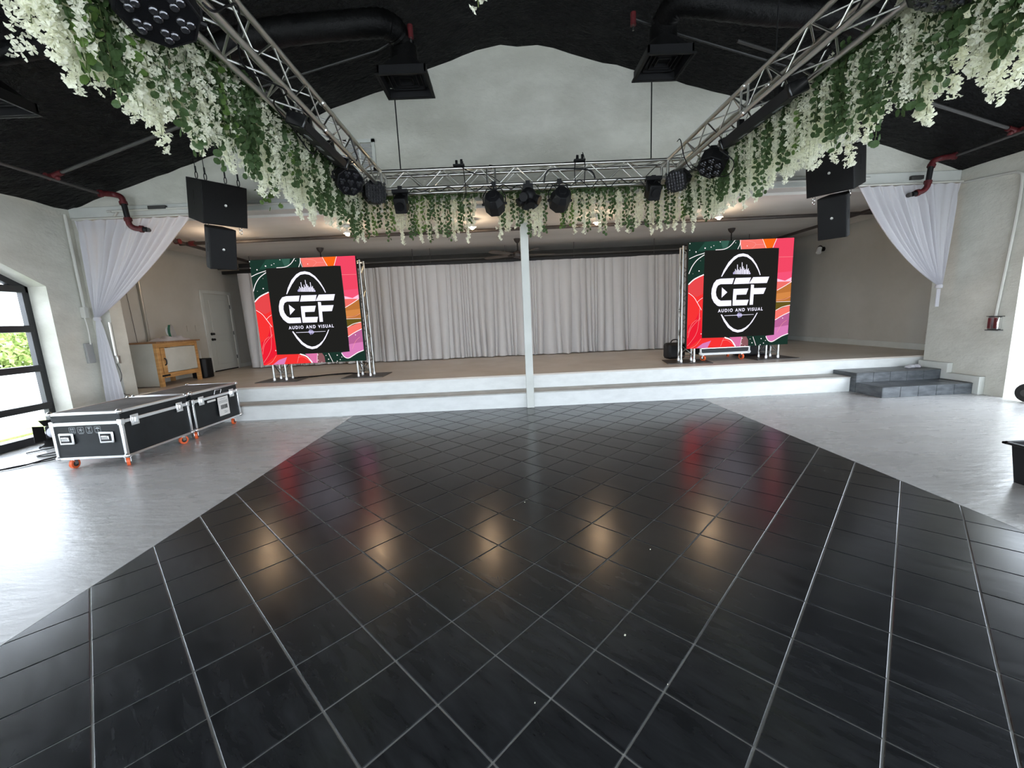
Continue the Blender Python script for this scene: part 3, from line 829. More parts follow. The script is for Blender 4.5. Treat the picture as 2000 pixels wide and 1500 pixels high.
# conduits
pipe([(-6.2, YG-.05, 3.46), (-6.12, YG-.05, 3.53), (-5.95, YG-.05, 3.55), (-2.0, YG-.05, 3.56), (6.1, YG-.05, 3.56)], .018, 'white conduit along the beam above the left drape', M_conduit, 'conduit', 'conduits', 3)
o = obj('junction_box', MB().bx(-5.62, -5.34, YG-.08, YG-.025, 3.545, 3.60), M_greypipe, bevel=.005); tag(o, 'grey box on the beam above the left drape', 'box', 'small boxes on the beam')
o = obj('junction_box', MB().bx(6.78, 6.98, YG-.08, YG-.025, 3.50, 3.56), M_greypipe, bevel=.005); tag(o, 'grey box on the beam above the right drape', 'box', 'small boxes on the beam')
pipe([(-6.88, 6.96, 3.5), (-6.88, 6.96, 2.05)], .022, 'white conduit down the corner beside the left drape', M_conduit, 'conduit', 'conduits')
o = obj('junction_box', MB().bx(-6.93, -6.85, 6.92, 7.0, 1.88, 2.06), M_conduit, bevel=.01); tag(o, 'small conduit box in the corner beside the tied left drape', 'box')
cable([(-6.88, 6.93, 1.9), (-6.86, 6.93, 1.7), (-6.88, 6.94, 1.45)], 'short cable below the corner conduit box', .012, M_conduit, 'wall cables')
o = obj('switch_panel', MB().bx(-6.93, -6.885, 6.86, 6.98, 1.14, 1.47), M_vent, bevel=.008); tag(o, 'flat grey electric panel on the wall beside the drape tail', 'panel')
pipe([(-6.63, YG-.03, 1.8), (-6.63, YG-.03, 1.24)], .022, 'zinc conduit down the edge of the left pier', M_zinc, 'conduit', 'conduits')
o = obj('outlet_box', MB().bx(-6.68, -6.58, YG-.06, YG, 1.10, 1.24), M_zinc, bevel=.01); tag(o, 'zinc outlet box at the foot of the pier conduit', 'box')
cable([(-6.63, YG-.04, 1.10), (-6.58, YG-.05, .9), (-6.64, YG-.06, .72), (-6.6, YG-.05, .58), (-6.5, YG-.06, .56)], 'thin cable hanging from the outlet box on the pier', .006, M_pipe, 'wall cables')
pipe([(-7.46, 8.75, 3.4), (-7.46, 8.75, 1.2)], .028, 'zinc conduit up the left wall of the stage behind the cabinet', M_zinc, 'conduit', 'conduits')
pipe([(-7.48, 8.45, 2.6), (-7.48, 8.5, 1.2)], .004, 'thin wire on the left wall of the stage', M_pipe, 'wire', 'wall cables')
pipe([(7.63, YG-.05, 3.42), (7.63, 6.40, 3.36), (7.63, 6.26, 3.32), (7.63, 6.21, 3.2), (7.63, 6.22, 2.6), (7.63, 6.30, 1.24)], .02, 'painted conduit bending down the right wall to the red box', M_conduit, 'conduit', 'conduits', 4)
root = thing('alarm_box', 'small red and silver box at the end of the conduit on the right wall', 'box', (7.61, 6.29, 1.1))
obj('housing', MB().bx(7.585, XR, 6.22, 6.36, 1.04, 1.24), M_chrome, root, bevel=.012)
obj('cover', MB().bx(7.575, 7.59, 6.23, 6.27, 1.06, 1.22).bx(7.575, 7.59, 6.31, 6.35, 1.06, 1.22), M_red, root, bevel=.004)
obj('flange', MB().bx(7.58, XR, 6.20, 6.38, 1.025, 1.04).bx(7.58, XR, 6.20, 6.38, 1.24, 1.25), M_greypipe, root)
for y, z, l in ((10.1, .75, 'further back'), (8.12, .83, 'nearest the steps')):
    o = obj('wall_outlet', MB().bx(8.485, 8.5, y-.06, y+.06, z-.06, z+.06), M_wallpaint, bevel=.004); tag(o, 'beige outlet plate low on the right stage wall, %s' % l, 'outlet', 'outlet plates on the stage walls')
for y, z, l in ((9.95, 1.66, 'left'), (10.22, 1.66, 'right')):
    o = obj('wall_outlet', MB().bx(-7.5, -7.485, y-.07, y+.07, z-.07, z+.07), M_wallpaint, bevel=.004); tag(o, 'beige switch plate, the %s one of two beside the stage door' % l, 'outlet', 'outlet plates on the stage walls')
root = thing('wall_lamp', 'small black wall lamp high on the right stage wall', 'lamp', (8.45, 11.05, 2.95))
obj('mount', MB().tube((8.5, 11.05, 2.97), (8.42, 11.05, 2.97), .06, 12), M_black, root)
obj('arm', MB().tube((8.42, 11.05, 2.97), (8.32, 10.95, 2.96), .022, 8), M_black, root)
obj('shade', MB().tube((8.32, 10.95, 2.99), (8.25, 10.9, 2.86), .05, 12, .06), M_white, root)
obj('cap', MB().ball((8.33, 10.96, 3.0), .055, 8), M_black, root)

# ------------------------------------------------------------------ hanging loudspeakers
def boxmat(x, y, z, yaw, tilt):
    nn = Vector((math.sin(yaw), -math.cos(yaw), 0)); r_ = Vector((math.cos(yaw), math.sin(yaw), 0)); zz = Vector((0, 0, 1))
    u_ = zz*math.cos(tilt)+nn*math.sin(tilt); b_ = -(nn*math.cos(tilt)-zz*math.sin(tilt))
    M = Matrix((r_, b_, u_)).transposed().to_4x4(); M.translation = Vector((x, y, z)); return M
def speaker(P, w_, h, d, lab, wedge, side):
    x, y, z = P[:3]
    T = boxmat(*P)
    root = thing('loudspeaker', lab, 'loudspeaker', (x, y, z), 'hanging loudspeakers')
    b = MB(); b.T = T
    if wedge: pts = [(-w_/2, .0), (w_/2, .0), (w_/2, d*.35), (w_*.32, d), (-w_*.32, d), (-w_/2, d*.35)]
    else: pts = [(-w_/2, 0), (w_/2, 0), (w_/2, d), (-w_/2, d)]
    b.prism(pts, -h/2, h/2)
    obj('cabinet', b, M_spk, root, bevel=.006)
    b = MB(); b.T = T; b.bx(-w_/2+.008, w_/2-.008, -.014, .001, -h/2+.008, h/2-.008)
    obj('grille', b, M_grille, root, bevel=.004)
    b = MB(); b.T = T; b.lathe([(.0001, -.020), (.017, -.019), (.019, -.013)], (0, 0, 0), 14, 'Y')
    obj('badge', b, M_alu, root)
    b = MB(); b.T = T
    for s in (-1, 1):
        if wedge:
            for q in (.25, .32): b.bx(s*(w_/2+.001)-.002, s*(w_/2+.001)+.002, d*q*.5, d*q*.5+.022, -.05, .07)
        else:
            b.bx(s*(w_/2+.001)-.002, s*(w_/2+.001)+.002, d*.50, d*.56, -.0, .13)
            b.bx(s*(w_/2+.001)-.002, s*(w_/2+.001)+.002, d*.49, d*.57, -.07, -.03)
    obj('handle', b, M_black, root)
    return T
def ring(root, p, n=1):
    obj('shackle', MB().path([Vector(p)+Vector((math.sin(t)*.02, 0, math.cos(t)*.035)) for t in np.linspace(0, 2*PI, 11)], .005, 5), M_chrome, root)
SPK = [((-3.904, 6.255, 3.335, .878, .30), (-3.96, 6.15, 2.715, .885, .30), 'left'), ((4.697, 6.108, 3.381, -.908, .30), (4.63, 5.91, 2.73, -.90, .30), 'right')]
for U, Lw, side in SPK:
    T = speaker(U, .562, .56, .62, 'upper wide black loudspeaker hanging at the %s of the truss' % side, False, side)
    T2 = speaker(Lw, .34, .565, .36, 'lower narrow black loudspeaker hanging under the wide one at the %s' % side, True, side)
    rig = thing('speaker_rigging', 'black hanging wires and shackles of the %s loudspeakers' % side, 'rigging', tuple(T @ Vector((0, .3, .3))), 'loudspeaker rigging')
    for a, c_ in ((-.2, .06), (.2, .06), (-.18, .5), (.18, .5)):
        p = T @ Vector((a, c_, .28)); 
        obj('wire', MB().tube(p+Vector((0, 0, .08)), (p.x-.02, p.y, prof(p.x)-.01), .005, 5), M_black, rig)
        obj('shackle', MB().path([p+Vector((math.sin(t)*.018, 0, .05+math.cos(t)*.05)) for t in np.linspace(0, 2*PI, 11)], .006, 5), M_black, rig)
        obj('turnbuckle', MB().tube(p+Vector((0, 0, .10)), p+Vector((0, 0, .17)), .011, 6), M_black, rig)
    for a in (-.21, .21):
        p = T @ Vector((a, .08, -.30)); ring(rig, p); ring(rig, p-Vector((0, 0, .05)))
LAMP_W = 11
# ------------------------------------------------------------------ LED screens
def homog(src, dst):
    A = []
    for (x, y), (u, v) in zip(src, dst):
        A += [[x, y, 1, 0, 0, 0, -u*x, -u*y, -u], [0, 0, 0, x, y, 1, -v*x, -v*y, -v]]
    return np.linalg.svd(np.array(A, float))[2][-1].reshape(3, 3)
HG = homog([(92, 122), (1412, 60), (1318, 1385), (65, 1435)], [(0, 0), (1, 0), (1, 1), (0, 1)])
SZ = 1.985
def art(p):
    q = HG @ np.array([p[0], p[1], 1.0]); u, v = q[0]/q[2], q[1]/q[2]
    return (min(max(u, .0), 1.0)-.5)*SZ, (.5-min(max(v, .0), 1.0))*SZ
PAL = {}
def pm(name, col, s=1.2):
    if name not in PAL: PAL[name] = emit('screen_'+name, col, s)
    return PAL[name]
ART = [
 ('deep_green', (.010, .030, .022), [(92, 122), (1412, 60), (1318, 1385), (65, 1435)]),
 ('mid_green', (.015, .055, .038), [(300, 110), (600, 97), (570, 213), (330, 225), (200, 235)]),
 ('soft_green', (.035, .10, .075), [(490, 103), (600, 97), (570, 190), (520, 212)]),
 ('salmon', (.80, .16, .13), [(728, 90), (1008, 76), (1050, 192), (742, 210)]),
 ('orange', (.80, .12, .008), [(1005, 77), (1185, 68), (1135, 188), (1050, 194)]),
 ('pink', (.76, .055, .11), [(1185, 68), (1412, 60), (1370, 606), (1190, 608), (1212, 190), (1135, 188)]),
 ('pink_low', (.78, .075, .16), [(1196, 500), (1380, 480), (1370, 606), (1190, 608)]),
 ('pale_pink', (.90, .50, .66), [(1193, 575), (1290, 600), (1372, 555), (1368, 608), (1192, 612)]),
 ('rose', (.75, .14, .12), [(1190, 612), (1368, 608), (1300, 655), (1240, 690), (1180, 722)]),
 ('brown', (.43, .15, .035), [(1180, 722), (1240, 690), (1300, 655), (1368, 612), (1352, 862), (1170, 865)]),
 ('ochre', (.56, .21, .055), [(1178, 760), (1360, 735), (1354, 800), (1175, 850)]),
 ('olive', (.115, .080, .012), [(1170, 862), (1352, 858), (1346, 905), (1165, 968)]),
 ('salmon', (.80, .16, .13), [(1165, 968), (1346, 903), (1340, 988), (1155, 1088)]),
 ('purple', (.42, .11, .27), [(1155, 1088), (1340, 988), (1318, 1252), (1240, 1285), (1180, 1318), (1120, 1352), (1085, 1350), (1058, 1325), (1045, 1280), (1142, 1270)]),
 ('lilac', (.60, .18, .42), [(1148, 1180), (1325, 1150), (1318, 1252), (1240, 1285), (1180, 1318), (1120, 1352), (1085, 1350), (1058, 1325), (1045, 1280), (1142, 1270)]),
 ('mauve', (.62, .16, .34), [(590, 1296), (742, 1290), (727, 1410), (663, 1408), (640, 1345)]),
 ('dusk', (.22, .09, .10), [(744, 1290), (800, 1288), (822, 1330), (822, 1402), (728, 1408)]),
 ('red', (.78, .030, .030), [(83, 655), (150, 590), (275, 525), (250, 1305), (530, 1298), (620, 1345), (663, 1408), (65, 1435)]),
 ('crimson', (.72, .012, .030), [(80, 1150), (150, 1120), (235, 960), (252, 1305), (140, 1380), (66, 1435)]),
 ('red_hi', (.68, .055, .060), [(85, 655), (150, 590), (272, 540), (265, 760), (190, 800), (84, 740)]),
 ('lilac', (.60, .18, .42), [(180, 1428), (260, 1370), (365, 1335), (320, 1422)]),
 ('black', (.013, .013, .012), [(287, 225), (1212, 192), (1142, 1270), (250, 1305)]),
]
WL = [  # white lines: width, points
 (8, [(95, 330), (180, 290), (285, 256)]), (9, [(90, 515), (130, 425), (195, 340), (282, 278)]), (8, [(420, 217), (530, 207), (605, 165), (665, 92)]),
 (7, [(695, 208), (722, 150), (732, 92)]), (14, [(84, 648), (160, 580), (275, 524)]), (5, [(732, 92), (730, 150), (740, 208)]),
 (6, [(1005, 77), (1050, 192)]), (6, [(1185, 70), (1135, 188)]), (7, [(1182, 720), (1280, 665), (1368, 610)]), (5, [(1172, 862), (1352, 857)]),
 (7, [(1165, 968), (1250, 925), (1346, 903)]), (8, [(1155, 1086), (1250, 1030), (1340, 988)]), (16, [(530, 1298), (610, 1330), (663, 1408)]),
 (6, [(880, 1290), (915, 1398)]), (10, [(1040, 1285), (1060, 1328), (1090, 1350), (1125, 1349), (1180, 1318), (1245, 1282), (1318, 1255)]),
 (6, [(85, 750), (150, 800), (200, 880), (245, 960)]), (4, [(190, 870), (225, 835), (262, 810)]), (4, [(745, 1290), (722, 1400)])]
RL = [  # pinkish veins
 (3, [(78, 1300), (120, 1180), (235, 1055)]), (3, [(75, 1400), (190, 1230), (225, 960)]), (3, [(80, 1240), (130, 1130), (190, 1080)]), (3, [(222, 940), (225, 1090)]),
 (3, [(720, 92), (880, 115), (920, 150), (870, 200)]), (3, [(920, 150), (1030, 145)]), (3, [(480, 1405), (510, 1330), (520, 1298)]), (3, [(1180, 1240), (1240, 1140), (1300, 1090)]),
 (3, [(1175, 840), (1280, 830), (1352, 795)]), (3, [(1210, 305), (1390, 300)]), (3, [(640, 1390), (560, 1330), (500, 1340)]), (3, [(110, 1430), (180, 1390), (240, 1310)])]
DOTS = [(290, 196, 9), (178, 243, 8), (365, 183, 6), (398, 165, 5), (478, 116, 6), (103, 140, 6), (216, 479, 8), (670, 128, 5), (813, 168, 5), (683, 92, 4), (100, 222, 5),
        (868, 1365, 7), (982, 1315, 7), (1010, 1370, 6), (845, 1318, 5), (970, 1390, 6), (1035, 1338, 5), (748, 1310, 5), (740, 1375, 5), (1250, 1063, 6), (242, 1253, 6), (780, 1400, 4), (234, 352, 3), (140, 513, 3)]
LOGO = [
 [(487, 550), (520, 470), (580, 370), (650, 300), (705, 270), (762, 261), (820, 275), (880, 325), (930, 400), (962, 475), (977, 528), (968, 531), (945, 468), (905, 395), (860, 340), (808, 305), (757, 296), (700, 306), (640, 350), (575, 430), (525, 505), (498, 549)],
 [(482, 1018), (520, 1100), (570, 1175), (630, 1222), (690, 1238), (750, 1226), (810, 1182), (870, 1112), (912, 1045), (939, 994), (927, 997), (890, 1060), (840, 1130), (785, 1176), (735, 1200), (690, 1207), (640, 1190), (590, 1152), (540, 1085), (495, 1014)],
 [(648, 568), (480, 575), (430, 590), (395, 632), (372, 700), (366, 760), (372, 815), (398, 868), (440, 908), (465, 915), (612, 910), (612, 842), (482, 846), (450, 825), (428, 785), (422, 740), (430, 695), (448, 660), (480, 643), (625, 640)],
 [(668, 566), (858, 560), (830, 636), (640, 643)],
 [(640, 702), (825, 695), (797, 770), (678, 775), (672, 838), (828, 835), (805, 903), (628, 908), (632, 800)],
 [(885, 556), (1085, 550), (1055, 628), (832, 635)],
 [(858, 648), (895, 650), (893, 692), (1045, 688), (1012, 763), (890, 768), (880, 897), (838, 898)],
 [(497, 682), (563, 742), (492, 810)],
 [(527, 1028), (680, 1022), (890, 1015), (890, 1019), (680, 1028), (527, 1033)]]
BARS = [(640, 497), (652, 482), (665, 455), (678, 470), (690, 400), (701, 458), (713, 470), (724, 432), (736, 455), (748, 372), (760, 424), (772, 445), (782, 465), (793, 455), (805, 400), (815, 462), (825, 448), (837, 478), (847, 500)]
SPK_W = [(682, 8), (688, 14), (694, 22), (700, 34), (706, 18), (713, 32), (720, 16), (727, 28), (734, 20), (741, 14), (748, 6)]
def strip(b, pts, w_):
    P_ = [np.array(p, float) for p in crom([(x, y, 0) for x, y in pts], 5)]
    for i in range(len(P_)-1):
        d = P_[i+1]-P_[i]; L = np.hypot(d[0], d[1])
        if L < 1e-6: continue
        n_ = np.array([-d[1], d[0]])/L*w_/2
        q = [P_[i][:2]-n_, P_[i][:2]+n_, P_[i+1][:2]+n_, P_[i+1][:2]-n_]
        yield q
def tess(b, pts, y):
    # polygon in screen space -> local XZ plane at depth y facing -Y
    from mathutils.geometry import tessellate_polygon
    L = [art(p) for p in pts]
    tri = tessellate_polygon([[Vector((u, v, 0)) for u, v in L]])
    for t in tri:
        a, c, d = [L[k] for k in t]
        if (c[0]-a[0])*(d[1]-a[1])-(c[1]-a[1])*(d[0]-a[0]) < 0: c, d = d, c
        b.add([(a[0], y, a[1]), (c[0], y, c[1]), (d[0], y, d[1])], [(0, 1, 2)])
def build_screen(loc, lab, yaw=0.0):
    root = thing('led_screen', lab, 'screen', loc, 'LED screens on the stage', rot=(0, 0, yaw), local=True)
    # sixteen cabinets
    q = SZ/4
    for i in range(4):
        for j in range(4):
            b = MB().bx(-SZ/2+i*q+.001, -SZ/2+(i+1)*q-.001, .004, .075, j*q+.001, (j+1)*q-.001)
            obj('panel', b, M_black, root, loc=(0, 0, 0), bevel=.003)
    mats, names = [], []
    b = MB(); y = 0.0
    def midx(name, col, s=1.2):
        if name not in names: names.append(name); mats.append(pm(name, col, s))
        return names.index(name)
    for k, (nm, col, pts) in enumerate(ART):
        b.mat(midx(nm, col)); tess(b, pts, -.0010*k)
        if nm == 'red_hi' or nm == 'lilac': pass
    yl = -.0010*len(ART)
    b.mat(midx('vein', (.85, .32, .32)))
    for w_, p in RL:
        for r_ in strip(b, p, w_): tess(b, r_, -.0208)
    b.mat(midx('line', (.95, .86, .88)))
    for w_, p in WL:
        for r_ in strip(b, p, w_): tess(b, r_, -.0212)
    for x_, y_, r_ in DOTS: tess(b, [(x_+r_*math.cos(t), y_+r_*math.sin(t)) for t in np.arange(0, 2*PI, PI/4)], -.0214)
    b.T = None
    vs = b.v; b.v = [(x, y_, z+SZ/2) for x, y_, z in vs]
    obj('picture', b, mats, root, loc=(0, 0, 0), smooth=False)
    # logo
    b = MB(); wht = pm('white', (.86, .84, 1.0)); lil = pm('lavender', (.62, .58, .92))
    for pts in LOGO: b.mat(0); tess(b, pts, -.025)
    for x_, t_ in BARS: b.mat(0 if t_ < 480 else 1); tess(b, [(x_-4, 519), (x_-4, t_), (x_+4, t_), (x_+4, 519)], -.025)
    for x_, h_ in SPK_W: tess(b, [(x_-2, 1024+h_), (x_-2, 1024-h_), (x_+2, 1024-h_), (x_+2, 1024+h_)], -.0253)
    b.v = [(x, y_, z+SZ/2) for x, y_, z in b.v]
    obj('logo', b, [wht, lil], root, loc=(0, 0, 0), smooth=False, label='white company logo on black')
    # lettering
    cu = bpy.data.curves.new('lettering', 'FONT'); cu.body = 'AUDIO AND VISUAL'; cu.align_x = 'CENTER'; cu.align_y = 'CENTER'
    cu.size = .098; cu.offset = .0028; cu.space_character = 1.38; cu.space_word = 1.15
    t = bpy.data.objects.new('tmp', cu); COL.objects.link(t)
    bpy.context.view_layer.update()
    me = bpy.data.meshes.new_from_object(t.evaluated_get(bpy.context.evaluated_depsgraph_get()))
    bpy.data.objects.remove(t)
    a0, a1 = art((448, 968)), art((1002, 950))
    co = np.array([v.co[:] for v in me.vertices]); wd = co[:, 0].max()-co[:, 0].min(); ht = co[:, 1].max()-co[:, 1].min()
    s_ = (a1[0]-a0[0])/wd; sh = .062/ht
    cx, cz = (a0[0]+a1[0])/2, (a0[1]+a1[1])/2
    mx_, my_ = (co[:, 0].max()+co[:, 0].min())/2, (co[:, 1].max()+co[:, 1].min())/2
    me.materials.clear(); me.materials.append(pm('white', (.86, .84, 1.0)))
    for v in me.vertices:
        x_, y_ = v.co.x-mx_, v.co.y-my_
        v.co = (cx+x_*s_, -.026, SZ/2+cz+y_*sh)
    link('lettering', me, root, loc=(0, 0, 0))
    return root
build_screen((-3.745, 8.05, .868), 'large square LED screen with red and green art, left of the white post')
build_screen((4.492, 7.88, .813), 'large square LED screen with red and green art, right of the white post')

def totem(x, y, ztop, lab, yaw=0):
    root = thing('screen_tower', lab, 'truss tower', (x, y, HS), 'truss towers behind the screens', rot=(0, 0, yaw), local=True)
    a = .12; H = ztop-HS
    for sx in (-a, a):
        for sy in (-a, a):
            obj('chord', MB().tube((sx, sy, .02), (sx, sy, H), .021, 10), M_tower, root, loc=(0, 0, 0))
            obj('foot', MB().tube((sx, sy, .012), (sx, sy, .06), .03, 10), M_alu2, root, loc=(0, 0, 0))
    n = 9; p = (H-.2)/n
    for f in range(4):
        c = [(-a, -a), (a, -a), (a, a), (-a, a)]
        p0, p1 = c[f], c[(f+1) % 4]
        for k in range(n):
            q0, q1 = (p0, p1) if (k+f) % 2 else (p1, p0)
            obj('brace', MB().tube((*q0, .12+k*p), (*q1, .12+(k+1)*p), .011, 6), M_tower, root, loc=(0, 0, 0))
        obj('brace', MB().tube((*p0, .12), (*p1, .12), .0085, 6), M_alu, root, loc=(0, 0, 0))
        obj('brace', MB().tube((*p0, H-.03), (*p1, H-.03), .012, 6), M_alu, root, loc=(0, 0, 0))
    obj('base_plate', MB().bx(-.40, .42, -.33, .36, 0, .012), M_plate, root, loc=(0, 0, 0))
totem(-4.52, 8.29, 2.82, 'left aluminium tower behind the left LED screen')
totem(-2.86, 8.33, 2.80, 'aluminium tower standing out at the right edge of the left LED screen')
totem(3.60, 8.10, 2.76, 'aluminium tower standing out at the left edge of the right LED screen', -.2)
totem(5.28, 8.14, 2.72, 'right aluminium tower behind the right LED screen')
cable([(-4.35, 8.35, HS+.02), (-4.1, 8.5, HS+.01), (-3.8, 8.65, HS+.02), (-3.55, 8.75, HS+.01), (-3.3, 8.7, HS+.02), (-2.95, 8.55, HS+.02)], 'black cable lying behind the feet of the left screen', .013, None, 'cables on the floor')
cable([(-4.3, 8.4, HS+.03), (-4.0, 8.55, HS+.02), (-3.7, 8.62, HS+.03), (-3.4, 8.82, HS+.02), (-3.05, 8.7, HS+.03), (-2.95, 8.5, HS+.3)], 'second black cable behind the feet of the left screen', .010, None, 'cables on the floor')

# ------------------------------------------------------------------ fabric
def curtain(x0, x1, y, z0, z1, seed, lab):
    R_ = random.Random(seed); W = x1-x0; nz = 18
    # irregular pleats: each has a width, a depth and a lean towards the foot
    pl, x = [], 0
    while x < W:
        w_ = R_.choice((.07, .09, .12, .16, .22, .28))*R_.uniform(.8, 1.2)
        pl.append((x, w_, R_.uniform(.55, 1.0)*min(.15, w_*.85), R_.uniform(-.05, .05))); x += w_
    xs_ = []
    for (p, w_, d_, l_) in pl:
        for q in range(8): xs_.append((p+w_*q/8, p, w_, d_, l_, q/8))
    vs = []; n_ = len(xs_)
    cen = [R_.uniform(0, W) for _ in range(max(1, int(W/.55)))]
    for j in range(nz+1):
        t = j/nz
        for (px_, p, w_, d_, l_, q) in xs_:
            X_ = px_
            c = min(cen, key=lambda g: abs(g-X_)); dd = X_-c
            X_ = X_-dd*.30*t**3*math.exp(-(dd/.28)**2)
            dep = d_*(.40+.80*t)
            yy = y-dep*abs(math.sin(PI*q))**.8+.03*t*math.sin(X_*5+seed)-.05*t**4*math.exp(-(dd/.13)**2)
            zz = z1+(z0-z1)*t
            if j == nz: zz += .02*math.exp(-(dd/.12)**2)*0+.014*abs(math.sin(dd*9))
            vs.append((x0+min(X_, W), yy, zz))
    b = MB()
    b.add(vs, [(r*n_+c, r*n_+c+1, (r+1)*n_+c+1, (r+1)*n_+c) for r in range(nz) for c in range(n_-1)])
    me = b.mesh('stage_curtain', M_curt); me.shade_smooth()
    o = link('stage_curtain', me); tag(o, lab, 'curtain', 'grey sheer curtains at the back of the stage')
pan = [(-6.9, -5.7, 'narrow gathered grey sheer curtain left of the left LED screen'), (-5.7, -3.3, 'grey sheer curtain mostly hidden behind the left LED screen'), (-3.3, -1.5, 'grey sheer curtain just right of the left LED screen'),
       (-1.5, .35, 'grey sheer curtain just left of the white post'), (.35, 2.1, 'grey sheer curtain just right of the white post'), (2.1, 3.6, 'grey sheer curtain midway between white post and right LED screen'),
       (3.6, 4.95, 'grey sheer curtain beside the left edge of the right LED screen'), (4.95, 7.6, 'grey sheer curtain hidden behind the right LED screen')]
for k, (a, c, l) in enumerate(pan): curtain(a-.03, c+.05, 11.16+(.05 if k % 2 else 0), HS+.012, 3.02, 20+k, l)
root = thing('curtain_rail', 'long black rail carrying the grey stage curtains', 'rail', (.3, 11.15, 3.08))
obj('post', MB().tube((7.62, 11.15, HS), (7.62, 11.15, 3.06), .045, 8), M_black, root)
obj('rail', MB().bx(-7.3, 7.66, 11.12, 11.18, 3.02, 3.10), M_black, root, bevel=.006)
obj('tube', MB().tube((-7.3, 11.0, 3.13), (7.6, 11.0, 3.13), .018, 8), M_greypipe, root)
for x in (-6.5, -2.3, -1.85, .1, 1.9, 4.0, 6.5):
    obj('bracket', MB().tube((x, 11.05, 3.06), (x, 11.05, 3.43), .006, 6), M_greypipe, root)
# draped swags at both ends of the opening
def swag(topx0, topx1, zt, G, yb, ctrl_free, lab, flip, tail=None):
    nt_, nu = 30, 150; vs = []
    for j in range(nt_+1):
        t = j/nt_
        for i in range(nu+1):
            s = i/nu                 # 0 = wall side, 1 = free edge
            tx = topx0+(topx1-topx0)*s
            A = np.array([tx, zt-.018*abs(math.sin(s*PI*9))])
            B = np.array([G[0]+(s-.5)*.07*(1 if topx1 > topx0 else -1), G[1]+(s-.5)*.05])
            straight = (A+B)/2
            wallc = np.array([tx*.75+G[0]*.25, zt*.5+G[1]*.5])
            C_ = straight*(1-.9*s)+np.array([tx*.5+G[0]*.5, (zt+G[1])/2])*(.9*s) if False else straight+np.array(ctrl_free)*s**1.2
            q = (1-t)**2*A+2*t*(1-t)*C_+t*t*B
            amp = .035*(1-t)**.6*min(1, .25+t*4)+.012*t
            ph = s*PI*2*13+1.6*math.sin(s*9+1)+.6*math.sin(s*23)
            amp *= 1.25*(.8+.35*math.sin(s*17+2))
            yy = yb+amp*math.sin(ph)+.018*math.sin(s*61+2*t)*(1-t)
            vs.append((q[0], yy, q[1]))
    n_ = nu+1
    b = MB().add(vs, [(r*n_+c, r*n_+c+1, (r+1)*n_+c+1, (r+1)*n_+c) for r in range(nt_) for c in range(nu)])
    root = thing('drape', lab, 'drape', (G[0], yb, G[1]), 'white drapes tied back at the stage opening')
    o = obj('cloth', b, M_swag, root); o.data.shade_smooth()
    obj('tie', MB().lathe([(.045, -.03), (.052, 0), (.045, .03)], (G[0], yb, G[1]), 14), M_swag, root)
    if tail:
        vs = []; n2, m2 = 16, 60
        for j in range(n2+1):
            t = j/n2; cx = G[0]+(tail[0]-G[0])*t; w2 = .04+(tail[2]-.04)*t**.7
            for i in range(m2+1):
                s = i/m2; vs.append((cx+(s-.5)*2*w2, yb+.02*math.sin(s*26+t)*(.3+t), G[1]-.03+(tail[1]-G[1])*t))
        b = MB().add(vs, [(r*(m2+1)+c, r*(m2+1)+c+1, (r+1)*(m2+1)+c+1, (r+1)*(m2+1)+c) for r in range(n2) for c in range(m2)])
        o = obj('tail', b, M_swag, root); o.data.shade_smooth()
    else:
        obj('tie_end', MB().bx(G[0]-.0-.03, G[0]+.03, yb-.006, yb+.006, G[1]-.34, G[1]-.04), M_swag, root)
    obj('rod', MB().tube((min(topx0, topx1)-.02, yb, zt+.012), (max(topx0, topx1)+.02, yb, zt+.012), .014, 8), M_conduit, root)
swag(-6.80, -4.90, 3.42, (-6.74, 1.86), 7.0, (.12, -.10), 'white drape swept to the left wall and tied, its tail hanging down', False, (-6.74, .46, .17))
swag(7.60, 5.86, 3.42, (7.42, 1.76), 7.0, (-.16, -.26), 'white drape swept to the right wall and tied, above the dark steps', True)

